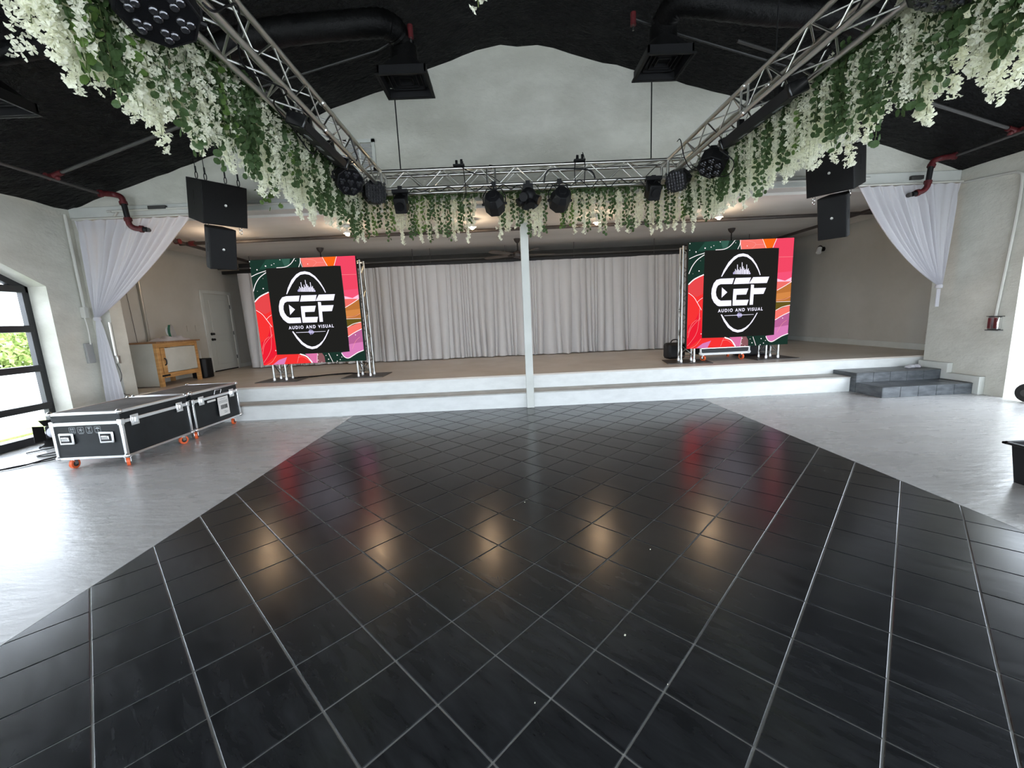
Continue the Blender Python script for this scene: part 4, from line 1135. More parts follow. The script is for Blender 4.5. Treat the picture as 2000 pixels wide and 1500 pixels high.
# ------------------------------------------------------------------ flight cases
def caster(parent, x, y, z, ang=0, brake=True):
    R_ = Matrix.Translation((x, y, 0)) @ Matrix.Rotation(ang, 4, 'Z')
    b = MB(); b.T = R_; b.tube((-.016, 0, z+.058), (.016, 0, z+.058), .058, 20)
    h = obj('wheel', b, M_orange, parent)
    b = MB(); b.T = R_; b.tube((-.019, 0, z+.058), (.019, 0, z+.058), .034, 14)
    obj('hub', b, M_rubber, h)
    b = MB(); b.T = R_; b.bx(-.027, -.021, -.02, .02, z+.05, z+.12).bx(.021, .027, -.02, .02, z+.05, z+.12).bx(-.04, .04, -.04, .04, z+.116, z+.125).tube((0, 0, z+.10), (0, 0, z+.118), .03, 12)
    obj('bracket', b, M_chrome, h)
def flight_case(x0, x1, y0, y1, z0, h, lab, full=True, group='black flight cases'):
    root = thing('flight_case', lab, 'flight case', ((x0+x1)/2, (y0+y1)/2, z0), group)
    zb, zt = z0+.125, z0+.125+h; zl = zt-.13
    e = .014
    body = MB().bx(x0+e, x1-e, y0+e, y1-e, zb+.01, zl-.01)
    obj('body', body, M_case, root)
    lid = MB().mat(0).bx(x0+e, x1-e, y0+e, y1-e, zl+.01, zt-.012).mat(1).bx(x0+e, x1-e, y0+e, y1-e, zt-.012, zt-.006)
    lo = obj('lid', lid, [M_case, M_casetop], root)
    A = M_alu2; t = .034
    def bar(p, nm='edge'): obj(nm, MB().bx(*p), A, root, bevel=.004)
    for x in (x0, x1-t):
        for y in (y0, y1-t):
            bar((x, x+t, y, y+t, zb+.03, zl-.0))
    for y in (y0, y1-t):
        bar((x0, x1, y, y+t, zt-t, zt)); bar((x0, x1, y, y+t, zl-.030, zl+.012)); bar((x0, x1, y, y+t, zb, zb+.028))
    for x in (x0, x1-t):
        bar((x, x+t, y0, y1, zt-t, zt)); bar((x, x+t, y0, y1, zl-.030, zl+.012)); bar((x, x+t, y0, y1, zb, zb+.028))
    for x in (x0, x1):
        for y in (y0, y1):
            for z in (zt-.012, zb+.018):
                b = MB().ball((x+(.014 if x == x0 else -.014), y+(.014 if y == y0 else -.014), z), .032, 6)
                obj('ball_corner', b, M_alu2, root)
            for z in (zl-.015,):
                obj('corner_plate', MB().bx(x-.004 if x == x0 else x-.045, x+.045 if x == x0 else x+.004, y-.004 if y == y0 else y-.045, y+.045 if y == y0 else y+.004, z-.03, z+.04), M_alu2, root, bevel=.004)
    # butterfly latches on the long side facing the dance floor
    for yy in (y0+(y1-y0)*.17, y0+(y1-y0)*.83):
        b = MB().bx(x1, x1+.006, yy-.055, yy+.055, zl-.085, zl+.045)
        l_ = obj('latch', b, M_alu2, root, bevel=.003)
        b = MB().bx(x1+.004, x1+.012, yy-.035, yy+.035, zl-.06, zl+.02).bx(x1+.01, x1+.022, yy-.008, yy+.008, zl-.045, zl+.01)
        obj('turn_key', b, M_chrome, l_, bevel=.003)
    for x in (x0+.12, x1-.07):
        for y in (y0+.07, y1-.12): caster(root, x, y, z0, rnd.uniform(-.6, 1.3))
    return root, zb, zt, zl
rc, zb, zt, zl = flight_case(-5.44, -4.60, 4.80, 5.86, 0, .575, 'nearest black flight case with recessed handles and printed care symbols')
for cx in (-5.27, -4.80):
    b = MB().bx(cx-.085, cx+.085, 4.788, 4.806, zb+.19, zb+.33)
    h = obj('handle_dish', b, M_alu2, rc, bevel=.012)
    b = MB().bx(cx-.06, cx+.06, 4.784, 4.790, zb+.215, zb+.305)
    obj('recess', b, M_black, h)
    b = MB().bx(cx-.045, cx+.045, 4.772, 4.786, zb+.235, zb+.285)
    obj('handle', b, M_chrome, h, bevel=.008)
def sym(cx, cz, kind):
    y = 4.811; q = .034
    b = MB()
    def seg(p0, p1, w_=.005):
        d = np.array(p1)-np.array(p0); L = np.hypot(*d); n_ = np.array([-d[1], d[0]])/L*w_/2
        a, c, d_, e = np.array(p0)-n_, np.array(p1)-n_, np.array(p1)+n_, np.array(p0)+n_
        b.add([(cx+p[0], y, cz+p[1]) for p in (a, c, d_, e)], [(0, 1, 2, 3)])
    for p0, p1 in (((-q, -q), (q, -q)), ((q, -q), (q, q)), ((q, q), (-q, q)), ((-q, q), (-q, -q))): seg(p0, p1, .004)
    if kind == 0:
        for x in (-.012, .012): seg((x, -.012), (x, .022), .007); seg((x-.009, .010), (x, .024), .005); seg((x+.009, .010), (x, .024), .005)
        seg((-.024, -.02), (.024, -.02), .006)
    if kind == 1:
        for a in range(5):
            t = a*2*PI/5; seg((0, 0), (.024*math.cos(t), .024*math.sin(t)), .007)
    if kind == 2:
        seg((-.018, .024), (.018, .024), .004); seg((0, .012), (0, -.02), .005); seg((-.014, -.02), (.014, -.02), .005)
        b.add([(cx-.016, y, cz+.022), (cx, y, cz-.002), (cx+.016, y, cz+.022)], [(0, 1, 2)])
    if kind == 3:
        P_ = [(.026*math.cos(t), .004+.020*math.sin(t)) for t in np.linspace(0, PI, 9)]
        b.add([(cx+p[0], y, cz+p[1]) for p in P_], [tuple(range(9))]); seg((0, .004), (0, -.022), .004); seg((0, -.022), (.01, -.022), .004)
    seg((-.028, -.045), (.028, -.045), .005)
    return b
for k in range(4):
    obj('printed_symbol', sym(-5.20+k*.100, zl-.085, k), M_greyink, rc, smooth=False)
rc2, zb, zt, zl = flight_case(-5.44, -4.60, 5.92, 6.96, 0, .575, 'second black flight case with a white shipping label, against the stage')
x_ = -4.584
lb = obj('shipping_label', MB().bx(x_-.004, x_, 6.42, 6.66, zl-.34, zl-.04), M_paper, rc2, label='white shipping label with barcode')
b = MB(); yy = 6.47
while yy < 6.62:
    w_ = rnd.choice((.003, .005, .008)); b.bx(x_, x_+.0012, yy, yy+w_, zl-.235, zl-.17); yy += w_+rnd.choice((.003, .005))
obj('barcode', b, M_ink, lb, smooth=False)
b = MB()
for z, a, c in ((-.07, 6.47, 6.6), (-.10, 6.44, 6.64), (-.115, 6.44, 6.63), (-.13, 6.44, 6.64), (-.27, 6.52, 6.58), (-.285, 6.54, 6.62), (-.30, 6.53, 6.60)):
    b.bx(x_, x_+.0012, a, c, zl+z-.006, zl+z)
obj('print', b, M_greyink, lb, smooth=False)
obj('paper_strip', MB().bx(x_-.004, x_, 6.20, 6.38, zl-.075, zl-.045), M_paper, rc2)
o = obj('pull_handle', MB().path([(-4.58, 6.36, zl+.03), (-4.56, 6.36, zl+.09), (-4.56, 6.50, zl+.09), (-4.58, 6.50, zl+.03)], .006, 6), M_chrome, rc2)
# small case under the right screen
x0, x1, y0, y1 = 3.86, 4.86, 8.06, 8.75
root = thing('flight_case', 'low flight case with white edges and orange casters under the right LED screen', 'flight case', (4.36, 8.4, HS), 'black flight cases')
obj('body', MB().bx(x0+.01, x1-.01, y0+.01, y1, HS+.13, HS+.42), M_case, root)
obj('edge', MB().bx(x0, x1, y0-.004, y0+.03, HS+.12, HS+.165), M_white, root, bevel=.004)
obj('edge', MB().bx(x0, x1, y0-.004, y0+.03, HS+.25, HS+.262), M_alu2, root)
for x in (x0, x1-.03):
    obj('edge', MB().bx(x, x+.03, y0-.004, y0+.03, HS+.14, HS+.42), M_white, root, bevel=.004)
    obj('ball_corner', MB().ball((x+.015, y0+.012, HS+.155), .036, 6), M_white, root)
for x in (x0+.10, x1-.12):
    for y in (y0+.08, y1-.1): caster(root, x, y, HS, rnd.uniform(-.4, .4))
root = thing('tool_bag', 'black bag on the stage behind the right LED screen', 'bag', (5.15, 8.7, HS))
obj('body', MB().bx(4.95, 5.55, 8.5, 8.9, HS, HS+.36), M_black, root, bevel=.05)
obj('handle', MB().path(crom([(5.1, 8.7, HS+.35), (5.15, 8.7, HS+.43), (5.35, 8.7, HS+.43), (5.4, 8.7, HS+.35)], 4), .012, 6), M_black, root)
obj('tag', MB().bx(4.99, 5.05, 8.495, 8.5, HS+.18, HS+.26), M_greyink, root)
root = thing('cable_bag', 'black soft bag on the stage behind the left tower of the right screen', 'bag', (3.75, 8.75, HS))
obj('body', MB().bx(3.45, 3.83, 8.62, 8.95, HS, HS+.34), M_black, root, bevel=.06)
obj('handle', MB().path(crom([(3.55, 8.78, HS+.33), (3.6, 8.78, HS+.4), (3.7, 8.78, HS+.4), (3.75, 8.78, HS+.33)], 4), .012, 6), M_black, root)
for x, y in ((5.2, 7.62), (3.3, 7.72)):
    pass

# ------------------------------------------------------------------ stage left: cabinet, iron, speaker, door
cb = thing('work_cabinet', 'pine framed white cabinet on the left of the stage', 'cabinet', (-7.1, 8.6, HS))
X0, X1, Y0, Y1, ZT = -7.44, -6.76, 8.06, 9.12, 1.385
obj('top', MB().bx(X0-.02, X1+.04, Y0-.03, Y1+.06, ZT, ZT+.028), M_woodtop, cb, bevel=.004)
obj('end_panel', MB().bx(X0+.05, X1-.06, Y0, Y0+.018, HS+.02, ZT), M_panel, cb, bevel=.003)
obj('back_board', MB().bx(X0+.0, X0+.03, Y0-.03, Y1, HS, ZT), M_panel, cb, bevel=.003)
for (x, y) in ((X1-.065, Y0-.004), (X1-.065, Y1-.07), (X0+.03, Y0+.0), (X0+.03, Y1-.07)):
    obj('leg', MB().bx(x, x+.065, y, y+.07, HS, ZT), M_wood, cb, bevel=.004)
obj('apron', MB().bx(X1-.035, X1-.004, Y0+.06, Y1-.07, ZT-.085, ZT), M_wood, cb, bevel=.003)
obj('lower_rail', MB().bx(X1-.035, X1-.006, Y0+.06, Y1-.07, HS+.17, HS+.26), M_wood, cb, bevel=.003)
obj('shelf', MB().bx(X0+.04, X1-.05, Y0+.02, Y1-.02, HS+.17, HS+.20), M_wood, cb)
dr = obj('door', MB().bx(X1-.02, X1+.004, Y0+.175, Y1-.085, HS+.27, ZT-.10), M_panel, cb, bevel=.003)
obj('door_stile', MB().bx(X1-.02, X1+.010, Y0+.085, Y0+.172, HS+.17, ZT-.09), M_wood, dr, bevel=.003)
obj('handle', MB().path(crom([(X1+.01, Y0+.125, HS+.42), (X1+.04, Y0+.13, HS+.45), (X1+.04, Y0+.13, HS+.53), (X1+.01, Y0+.125, HS+.56)], 4), .011, 6), M_black, dr)
obj('hinge', MB().bx(X1+.0, X1+.02, Y0+.02, Y0+.2, HS+.20, HS+.235), M_black, dr, bevel=.003)
root = thing('folded_cloth', 'crumpled pale cloth on top of the pine cabinet', 'cloth', (-7.0, 8.75, ZT+.03))
b = MB(); nx, ny_ = 26, 14; vs = []
for j in range(ny_+1):
    for i in range(nx+1):
        s, t = i/nx, j/ny_
        ed = min(1, 6*min(s, 1-s, t, 1-t))
        vs.append((-7.22+.40*t+.01*math.sin(9*s), 8.42+.66*s+.01*math.sin(8*t), ZT+.031+ed*(.075+.018*math.sin(17*s+3*t)+.010*math.sin(11*t+25*s))))
b.add(vs, [(r*(nx+1)+c, r*(nx+1)+c+1, (r+1)*(nx+1)+c+1, (r+1)*(nx+1)+c) for r in range(ny_) for c in range(nx)])
o = obj('cloth', b, M_swag, root); o.data.shade_smooth()
root = thing('clothes_iron', 'green and white clothes iron standing upright on the pale cloth', 'iron', (-7.0, 8.82, ZT+.07))
b = MB(); prf = [(-.055, 0), (.055, 0), (.055, .10), (.035, .17), (0, .24), (-.035, .17), (-.055, .10)]
T = Matrix.Translation((-6.99, 8.83, ZT+.105)) @ Matrix.Rotation(PI*.05, 4, 'X') @ Matrix.Scale(1.15, 4)
b.T = T @ Matrix.Rotation(PI/2, 4, 'Z'); b.prism(prf, -.008, .0, 'Y'); obj('soleplate', b, M_chrome, root)
b = MB(); b.T = T @ Matrix.Rotation(PI/2, 4, 'Z'); b.prism([(x*.93, z*.95) for x, z in prf], 0, -.0+.055, 'Y'); 
b.v = [v for v in b.v]; obj('shell', b, M_green, root, bevel=.01)
b = MB(); b.T = T; b.path(crom([(-.055, 0, .03), (-.10, 0, .05), (-.105, 0, .12), (-.09, 0, .17), (-.055, 0, .18)], 4), .016, 8); obj('handle', b, M_white, root)
root = thing('floor_speaker', 'small black rounded speaker on the stage floor beside the cabinet', 'loudspeaker', (-6.9, 9.4, HS))
b = MB(); pr_ = [(-.16, -.15), (.10, -.15), (.155, -.10), (.17, 0), (.155, .10), (.10, .15), (-.16, .15)]
b.prism([(-6.93+x, 9.42+y) for x, y in pr_], HS+.01, HS+.44); obj('cabinet', b, M_black, root, bevel=.012)
b = MB(); b.prism([(-6.93+x*1.03, 9.42+y*.9) for x, y in pr_ if x > 0], HS+.03, HS+.42); obj('grille', b, M_grille, root, bevel=.006)
obj('foot', MB().bx(-7.05, -6.82, 9.3, 9.54, HS, HS+.012), M_rubber, root)
pipe([(-7.0, 9.5, HS+.44), (-7.0, 9.5, HS+.62)], .008, 'thin antenna rod standing behind the small floor speaker', M_white, 'antenna', 'small rods')
# door in the stage side wall
y0, y1 = 10.56, 11.50
dd = struct('door_1', MB().bx(-7.5, -7.482, y0, y1, HS+.03, 2.50), M_door, label='pale two panel door at the left of the stage')
for z0_, z1_ in ((HS+.18, 1.30), (1.48, 2.36)):
    obj('door_panel', MB().bx(-7.484, -7.472, y0+.16, y1-.16, z0_, z1_), M_door, dd, bevel=.010)
obj('door_frame', MB().bx(-7.5, -7.465, y0-.10, y0-.012, HS, 2.52).bx(-7.5, -7.465, y1+.012, y1+.10, HS, 2.52).bx(-7.5, -7.465, y0-.10, y1+.10, 2.52, 2.60), M_beam, dd, bevel=.006)
obj('door_gap', MB().bx(-7.5, -7.483, y0, y1, HS, HS+.028), M_black, dd)
for z in (1.50, 1.36):
    obj('door_knob', MB().tube((-7.482, y0+.09, z), (-7.465, y0+.09, z), .035, 14).tube((-7.465, y0+.09, z), (-7.43, y0+.09, z), .012, 8).ball((-7.42, y0+.09, z), .030, 8), M_black, dd)
for z in (.85, 1.5, 2.2):
    obj('hinge', MB().tube((-7.475, y1+.006, z-.05), (-7.475, y1+.006, z+.05), .010, 8), M_black, dd)

# ------------------------------------------------------------------ ceiling fans and lamps above the stage
def fan(x, y, ang, lab):
    root = thing('ceiling_fan', lab, 'fan', (x, y, 3.43), 'ceiling fans above the stage')
    obj('canopy', MB().lathe([(.03, 3.33), (.07, 3.38), (.085, 3.43)], (x, y, 0), 18), M_pipe, root)
    obj('downrod', MB().tube((x, y, 3.10), (x, y, 3.36), .014, 8), M_black, root)
    obj('motor', MB().lathe([(.04, 2.98), (.11, 3.0), (.13, 3.05), (.12, 3.10), (.05, 3.14), (.02, 3.16)], (x, y, 0), 20), M_pipe, root)
    for k in range(5):
        a = ang+k*2*PI/5
        T = Matrix.Translation((x, y, 3.06)) @ Matrix.Rotation(a, 4, 'Z') @ Matrix.Rotation(.21, 4, 'X')
        pts = [(.20, -.05), (.35, -.075), (.80, -.085), (.90, -.06), (.93, 0), (.90, .06), (.80, .085), (.35, .075), (.20, .05)]
        b = MB(); b.T = T; b.prism(pts, -.005, .005); bl = obj('blade', b, M_woodblade, root)
        b = MB(); b.T = T; b.bx(.09, .26, -.02, .02, -.014, -.004); obj('blade_arm', b, M_black, bl)
M_woodblade = mottled('dark_blade', (.045, .03, .02), (.09, .06, .04), 6, .5, 60, .1, .002)
fan(-4.35, 10.33, .9, 'dark ceiling fan partly hidden behind the left LED screen')
fan(.40, 10.26, .14, 'dark ceiling fan behind the white post')
fan(5.55, 10.17, .20, 'dark ceiling fan partly hidden behind the right LED screen')
for k, (x, y, l) in enumerate(((-5.3, 8.25, 'behind the left hanging loudspeakers'), (-2.9, 8.2, 'above the left LED screen'), (-.52, 8.12, 'left of the white post'), (1.86, 8.2, 'right of the white post, behind the flowers'), (4.22, 8.2, 'above the right LED screen'))):
    root = thing('ceiling_light', 'small warm stage ceiling light '+l, 'lamp', (x, y, 3.43), 'warm lights under the stage ceiling')
    obj('base', MB().lathe([(.05, 3.40), (.055, 3.43)], (x, y, 0), 16), M_white, root)
    obj('stem', MB().tube((x, y, 3.32), (x, y, 3.41), .010, 6), M_white, root)
    obj('shade', MB().lathe([(.075, 3.285), (.06, 3.32), (.02, 3.335)], (x, y, 0), 18), M_white, root)
    obj('bulb', MB().ball((x, y, 3.285), .042, 8), M_led, root)
    ld = bpy.data.lights.new('lamp_light', 'POINT'); ld.energy = LAMP_W; ld.color = (1, .76, .52); ld.shadow_soft_size = .05
    lo_ = bpy.data.objects.new('lamp_light', ld); COL.objects.link(lo_); lo_.location = (x, y, 3.20)

# ------------------------------------------------------------------ floor items
cable([(-6.9, 4.3, .012), (-6.35, 4.82, .012), (-6.15, 5.02, .012), (-6.1, 5.25, .014), (-5.95, 5.5, .014), (-5.6, 5.7, .014), (-5.3, 5.9, .014)], 'black cable crossing the grey floor from the left edge to the cases', .010, None, 'cables on the floor', 6)
cable([(-6.95, 4.2, .012), (-6.4, 4.76, .012), (-6.17, 5.0, .02), (-6.0, 5.2, .014), (-5.9, 5.45, .014), (-5.6, 5.55, .014)], 'second black cable beside the first on the grey floor', .007, None, 'cables on the floor', 6)
cable([(-5.5, 6.2, .012), (-6.0, 5.95, .012), (-6.35, 5.55, .012), (-6.4, 5.42, .012), (-6.2, 5.45, .012), (-5.9, 5.6, .012), (-5.5, 5.9, .012)], 'black cable loop on the floor near the window', .008, None, 'cables on the floor', 6)
cable([(-5.4, 6.5, .012), (-6.2, 6.1, .012), (-6.6, 5.85, .012), (-6.75, 5.6, .012)], 'black cable leading to the light by the window', .008, None, 'cables on the floor', 6)
pts = []
for k in range(60):
    t = k*.62; r_ = .13+.03*math.sin(k*.37); pts.append((-5.62+r_*1.3*math.cos(t), 5.45+r_*math.sin(t), .012+.0008*k))
o = obj('cable_coil', MB().path(pts, .008, 5), M_redcable); tag(o, 'coiled dark red cable on the floor beside the nearest flight case', 'cable')
# floor light by the window
L = (-6.78, 6.05, .20)
root = thing('floor_light', 'dark barn-door light standing on the floor by the window corner', 'stage light', (L[0], L[1], 0))
T = Matrix.Translation(L) @ basis((.55, -.75, .1))
b = MB(); b.T = T; b.bx(-.10, .10, -.10, .10, -.16, .04); obj('housing', b, M_black, root, bevel=.02)
b = MB(); b.T = T; b.lathe([(.08, .03), (.085, .06), (.0001, .065)], (0, 0, 0), 16); obj('lens', b, M_lens, root)
for a, bb in ((0, 1), (PI/2, 1), (PI, 1), (3*PI/2, 1)):
    b = MB(); b.T = T @ Matrix.Rotation(a, 4, 'Z'); b.add([(-.10, .10, .04), (.10, .10, .04), (.12, .19, .15), (-.12, .19, .15), (-.10, .104, .036), (.10, .104, .036), (.12, .194, .146), (-.12, .194, .146)], [(0, 1, 2, 3), (7, 6, 5, 4), (3, 2, 6, 7), (0, 3, 7, 4), (1, 5, 6, 2)])
    obj('barn_door', b, M_spk, root)
b = MB()
for s in (-1, 1): b.path([(L[0]+s*.13*.8, L[1]+s*.13*.6, .2), (L[0]+s*.13*.8, L[1]+s*.13*.6, .03), (L[0]+s*.06, L[1]+s*.2, .012)], .012, 6)
b.bx(L[0]-.15, L[0]+.15, L[1]-.12, L[1]+.12, 0, .02)
obj('yoke', b, M_black, root)
# bin at the right edge
root = thing('storage_bin', 'black plastic bin with a wide rim at the right edge of the floor', 'bin', (4.5, 3.03, 0))
def frus(x0, x1, y0, y1, z0, z1, k):
    return [(x0+k, y0+k, z0), (x1-k, y0+k, z0), (x1-k, y1-k, z0), (x0+k, y1-k, z0), (x0, y0, z1), (x1, y0, z1), (x1, y1, z1), (x0, y1, z1)]
b = MB().add(frus(4.22, 4.84, 2.82, 3.24, .0, .33, .03), [(3, 2, 1, 0), (0, 1, 5, 4), (1, 2, 6, 5), (2, 3, 7, 6), (3, 0, 4, 7)])
b.add(frus(4.235, 4.825, 2.835, 3.225, .012, .33, .03), [(0, 1, 2, 3), (4, 5, 1, 0), (5, 6, 2, 1), (6, 7, 3, 2), (7, 4, 0, 3)])
obj('tub', b, M_black, root, smooth=False)
obj('rim', MB().bx(4.18, 4.88, 2.78, 2.82, .325, .345).bx(4.18, 4.88, 3.24, 3.28, .325, .345).bx(4.18, 4.22, 2.78, 3.28, .325, .345).bx(4.84, 4.88, 2.78, 3.28, .325, .345), M_black, root, bevel=.006)
# hand truck by the right doorway
root = thing('hand_truck', 'hand truck with black wheels by the right doorway', 'hand truck', (7.72, 5.72, 0))
for x in (7.56, 7.98):
    h = obj('wheel', MB().lathe([(.05, -.035), (.125, -.03), (.14, 0), (.125, .03), (.05, .035)], (x, 5.72, .14), 24, 'X'), M_rubber, root)
    obj('hub', MB().lathe([(.0001, -.042), (.05, -.040), (.055, .0), (.05, .040), (.0001, .042)], (x, 5.72, .14), 16, 'X'), M_greypipe, h)
obj('axle', MB().tube((7.56, 5.72, .14), (7.98, 5.72, .14), .012, 8), M_chrome, root)
for x in (7.63, 7.91): obj('rail', MB().path(crom([(x, 5.66, .06), (x, 5.74, .4), (x, 5.84, 1.1)], 4), .014, 8), M_frame, root)
obj('cross_bar', MB().tube((7.63, 5.78, .6), (7.91, 5.78, .6), .012, 8).tube((7.63, 5.84, 1.1), (7.91, 5.84, 1.1), .014, 8), M_frame, root)
obj('toe_plate', MB().bx(7.61, 7.93, 5.44, 5.68, .03, .04), M_frame, root)
root = thing('crumpled_cloth', 'small crumpled grey cloth on the upper dark step by the wall', 'cloth', (7.35, 7.2, .34))
b = MB().ball((7.30, 7.22, .365), .06, 7, .5).ball((7.40, 7.2, .37), .055, 7, .6).ball((7.22, 7.18, .357), .045, 7, .4)
b.v = [(x+rnd.uniform(-.012, .012), y+rnd.uniform(-.012, .012), max(.341, z+rnd.uniform(-.008, .01))) for x, y, z in b.v]
obj('cloth', b, M_swag, root)
# scraps on the dance floor
for x, y, r_ in ((.52, 1.78, .006), (.52+.10, 1.5, .0022), (.05, 1.45, .003), (.0, 3.0, .004), (.1, 3.3, .004), (.9, 2.5, .004)):
    b = MB().add([(x-r_, y, .002), (x, y-r_*.6, .001), (x+r_, y+r_*.3, .004), (x, y+r_, .006), (x, y, .0008)], [(0, 1, 2, 3), (0, 4, 1), (1, 4, 2), (2, 4, 3), (3, 4, 0)])
    o = obj('petal_scrap', b, M_petal, smooth=False); tag(o, 'tiny white scrap lying on the black tiles', 'scrap', 'white scraps on the dance floor')

# ------------------------------------------------------------------ hanging flowers
def petal(b, c, r, R_):
    # one blossom: a few cupped petals round a centre
    n = R_.choice((3, 4, 4, 5))
    up = Vector((R_.gauss(0, .6), R_.gauss(0, .6), -1)).normalized() if R_.random() < .5 else Vector((R_.gauss(0, 1), R_.gauss(0, 1), R_.gauss(0, .4))).normalized()
    M_ = basis(up).to_3x3()
    for k in range(n):
        a = 2*PI*k/n+R_.uniform(-.3, .3); w_ = .58
        d = M_ @ Vector((math.cos(a), math.sin(a), .25)); e = M_ @ Vector((math.cos(a+w_), math.sin(a+w_), .55)); f = M_ @ Vector((math.cos(a-w_), math.sin(a-w_), .55))
        b.add([c, c+f*r*.82, c+d*r*1.05, c+e*r*.82], [(0, 1, 2, 3)])
def leafdisc(b, c, r, R_, tip=None):
    nrm = Vector((R_.gauss(0, .8), R_.gauss(0, .8), R_.gauss(0, .3))).normalized(); M_ = basis(nrm).to_3x3(); n = 8
    ring_ = [c+M_ @ Vector((r*math.cos(2*PI*k/n), r*.92*math.sin(2*PI*k/n), r*.10*(k % 2))) for k in range(n)]
    b.add([c+M_ @ Vector((0, 0, -r*.12))]+ring_, [(0, 1+k, 1+(k+1) % n) for k in range(n)])
def blossom_mesh(seed):
    R_ = random.Random(seed); b = MB(); petal(b, Vector((0, 0, 0)), .027, R_); petal(b, Vector((0, 0, .006)), .018, R_)
    return b.mesh('blossom', M_petal, smooth=False)
def leaf_mesh(seed, m):
    R_ = random.Random(seed); b = MB(); leafdisc(b, Vector((0, 0, 0)), .027, R_); return b.mesh('leaf', m, smooth=False)
BL = [blossom_mesh(k) for k in range(10)]; LF = [leaf_mesh(k, M_leaf) for k in range(10)]; LF2 = [leaf_mesh(k+50, M_leaf2) for k in range(6)]
def stem_mesh(L_, seed):
    R_ = random.Random(seed); b = MB()
    pts = [(R_.uniform(-.006, .006), R_.uniform(-.006, .006), -L_*k/6) for k in range(7)]
    return b.path(pts, .0018, 4).mesh('stem', M_stem)
WV, EV = [], []
for k in range(8):
    L_ = .42+.038*k; R_ = random.Random(300+k); b = MB(); n = int(L_/.010)
    for q in range(n):
        t = (q+.5)/n; sp_ = .038*(1-.4*t**2)
        petal(b, Vector((R_.gauss(0, sp_*.55), R_.gauss(0, sp_*.55), -.05-(L_-.05)*t)), .030*(1-.2*t), R_)
    WV.append((L_, stem_mesh(L_, k), b.mesh('blossom_cluster', M_petal, smooth=False)))
for k in range(8):
    L_ = .40+.038*k; R_ = random.Random(500+k); b = MB(); n = int(L_/.021)
    for q in range(n):
        t = (q+.5)/n; a = q*2.4
        leafdisc(b, Vector((.024*math.cos(a), .024*math.sin(a), -L_*t)), .026*R_.uniform(.8, 1.1), R_)
    EV.append((L_, stem_mesh(L_, 90+k), b.mesh('leaf_cluster', M_leaf if k != 3 else M_leaf2, smooth=False)))
def strand(kind, x, y, z, near, lab, grp, R_, L0=None):
    k = R_.randrange(8)
    V = WV if kind == 'w' else EV
    L_, st, cl = V[k]
    root = thing('wisteria_strand' if kind == 'w' else 'eucalyptus_strand', lab, 'flower strand' if kind == 'w' else 'leaf strand', (x, y, z), grp, rot=(R_.gauss(0, .02), R_.gauss(0, .02), R_.uniform(0, 6.28)), local=True)
    link('stem', st, root)
    if not near:
        o = link('blossoms' if kind == 'w' else 'leaves', cl, root); o['kind'] = 'stuff'
    else:
        if kind == 'w':
            n = int(L_/.0115)
            for q in range(n):
                t = (q+.5)/n; s_ = .036*(1-.4*t*t); me = R_.choice(BL)
                o = link('blossom', me, root, loc=(R_.gauss(0, s_*.6), R_.gauss(0, s_*.6), -.04-(L_-.04)*t)); o.rotation_euler.z = R_.uniform(0, 6.28); f = 1.3-.3*t; o.scale = (f, f, f)
        else:
            n = int(L_/.021); P_ = LF if R_.random() < .93 else LF2
            for q in range(n):
                t = (q+.5)/n; a = q*2.4
                o = link('leaf', R_.choice(P_), root, loc=(.026*math.cos(a), .026*math.sin(a), -L_*t)); o.rotation_euler.z = R_.uniform(0, 6.28); f = R_.uniform(.85, 1.12); o.scale = (f, f, f)
    return root
RF = random.Random(42)
def along(side):
    n = 190
    for k in range(n):
        t = (k+RF.random()*.8)/n
        y = 2.14+4.36*t**1.12
        row = k % 3
        x = (-1.97-row*.065+RF.uniform(-.02, .02)) if side == 'left' else (2.79+row*.075+RF.uniform(-.02, .02))
        kind = 'e' if RF.random() < .42 else 'w'
        if kind == 'e': x = (-1.955-RF.uniform(0, .05)) if side == 'left' else (2.765+RF.uniform(0, .05))
        z = 3.46+RF.uniform(-.10, .08)+(.10 if row == 0 else 0)
        sec = ('at the near end of', 'along the middle of', 'towards the far corner of')[min(2, int(t*3))]
        lab = ('hanging strand of white wisteria ' if kind == 'w' else 'hanging strand of round eucalyptus leaves ')+sec+' the %s truss arm' % side
        strand(kind, x, y, z, y < 3.7 and row > 0, lab, '%s strands on the %s arm' % ('wisteria' if kind == 'w' else 'eucalyptus', side), RF)
along('left'); along('right')
k = 0; x = -1.95
while x < 2.85:
    if not (-.37 < x < -.02 or .72 < x < .93):
        kind = 'e' if RF.random() < .45 else 'w'
        lab = ('hanging strand of white wisteria' if kind == 'w' else 'hanging strand of round eucalyptus leaves')+' along the cross truss, '+('left part' if x < -.2 else 'above the post' if x < .82 else 'right part')
        strand(kind, x, (6.54 if kind == 'e' else 6.60)+RF.uniform(-.02, .03), 3.44+RF.uniform(-.04, .03), False, lab, '%s strands on the cross truss' % ('wisteria' if kind == 'w' else 'eucalyptus'), RF)
    x += .050; k += 1
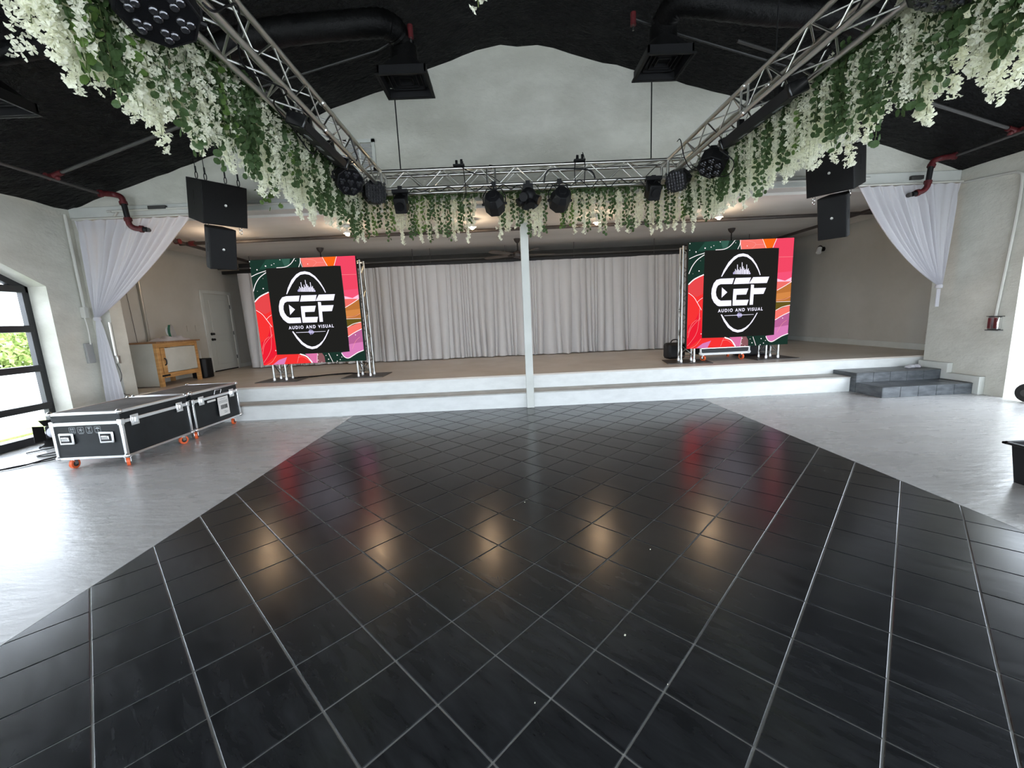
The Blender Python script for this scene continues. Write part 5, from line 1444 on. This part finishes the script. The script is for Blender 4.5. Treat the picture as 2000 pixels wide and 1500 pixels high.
# garland mats the strands are tied to
for (p0, p1, l) in (((-2.03, 1.6, 3.5), (-2.03, 6.6, 3.5), 'left truss arm'), ((2.86, 1.6, 3.5), (2.86, 6.6, 3.5), 'right truss arm'), ((-2.0, 6.6, 3.45), (2.8, 6.6, 3.45), 'cross truss')):
    root = thing('garland', 'dense green garland lying along the '+l, 'garland', tuple((Vector(p0)+Vector(p1))/2), 'green garlands on the truss')
    b = MB(); R_ = random.Random(9); d = Vector(p1)-Vector(p0); n = int(d.length*150)
    for q in range(n):
        c = Vector(p0)+d*R_.random()+Vector((R_.gauss(0, .05), R_.gauss(0, .03), R_.gauss(0, .035)))
        leafdisc(b, c, .026, R_)
    o = obj('leaves', b, M_leaf, root, smooth=False); o['kind'] = 'stuff'
    obj('wire', MB().tube(p0, p1, .006, 5), M_stem, root)
# the uncountable rest of the blossoms behind the strands
for side, x0_ in (('left', -2.13), ('right', 2.96)):
    b = MB(); R_ = random.Random(77 if side == 'left' else 78)
    for k in range(60):
        y = 2.1+4.4*(k+R_.random())/60; x = x0_+R_.uniform(-.09, .05); zt = 3.5+R_.uniform(-.05, .05); L_ = R_.uniform(.42, .68)
        for q in range(int(L_/.016)):
            t = q*.016/L_; sp_ = .036
            c = Vector((x+R_.gauss(0, sp_*.6), y+R_.gauss(0, sp_*.6), zt-t*L_))
            petal(b, c, .026*(1-.2*t), R_)
    o = obj('blossom_mass', b, M_petal, smooth=False); tag(o, 'dense mass of white blossoms behind the strands on the %s truss arm' % side, 'flowers', 'blossom masses'); o['kind'] = 'stuff'
# loose light green sprig left of the left arm
root = thing('leaf_sprig', 'pale green sprig straying from the flowers above the left loudspeaker', 'leaf strand', (-2.9, 4.6, 3.2))
b = MB(); R_ = random.Random(3)
pt = crom([(-2.05, 4.75, 3.42), (-2.35, 4.95, 3.3), (-2.6, 5.05, 3.18), (-2.65, 5.1, 3.02)], 5)
obj('stem', MB().path(pt, .003, 4), M_stem, root)
for q in range(26):
    leafdisc(b, pt[3+R_.randrange(len(pt)-3)]+Vector((R_.gauss(0, .06), R_.gauss(0, .04), R_.gauss(0, .05))), .028, R_)
obj('leaves', b, M_leaf2, root, smooth=False)['kind'] = 'stuff'
# single bloom hanging into view from the ceiling
root = thing('wisteria_strand', 'single white wisteria tip hanging down at the top centre', 'flower strand', (-.044, 1.9, 3.25), local=True)
link('stem', MB().tube((0, 0, -.42), (0, 0, 2.40), .002, 4).mesh('stem', M_stem), root)
for q in range(16):
    o = link('blossom', BL[q % 10], root, loc=(RF.gauss(0, .012), RF.gauss(0, .012), -.42+.018*q)); o.rotation_euler.z = q*1.3; o.scale = (.8, .8, .8)
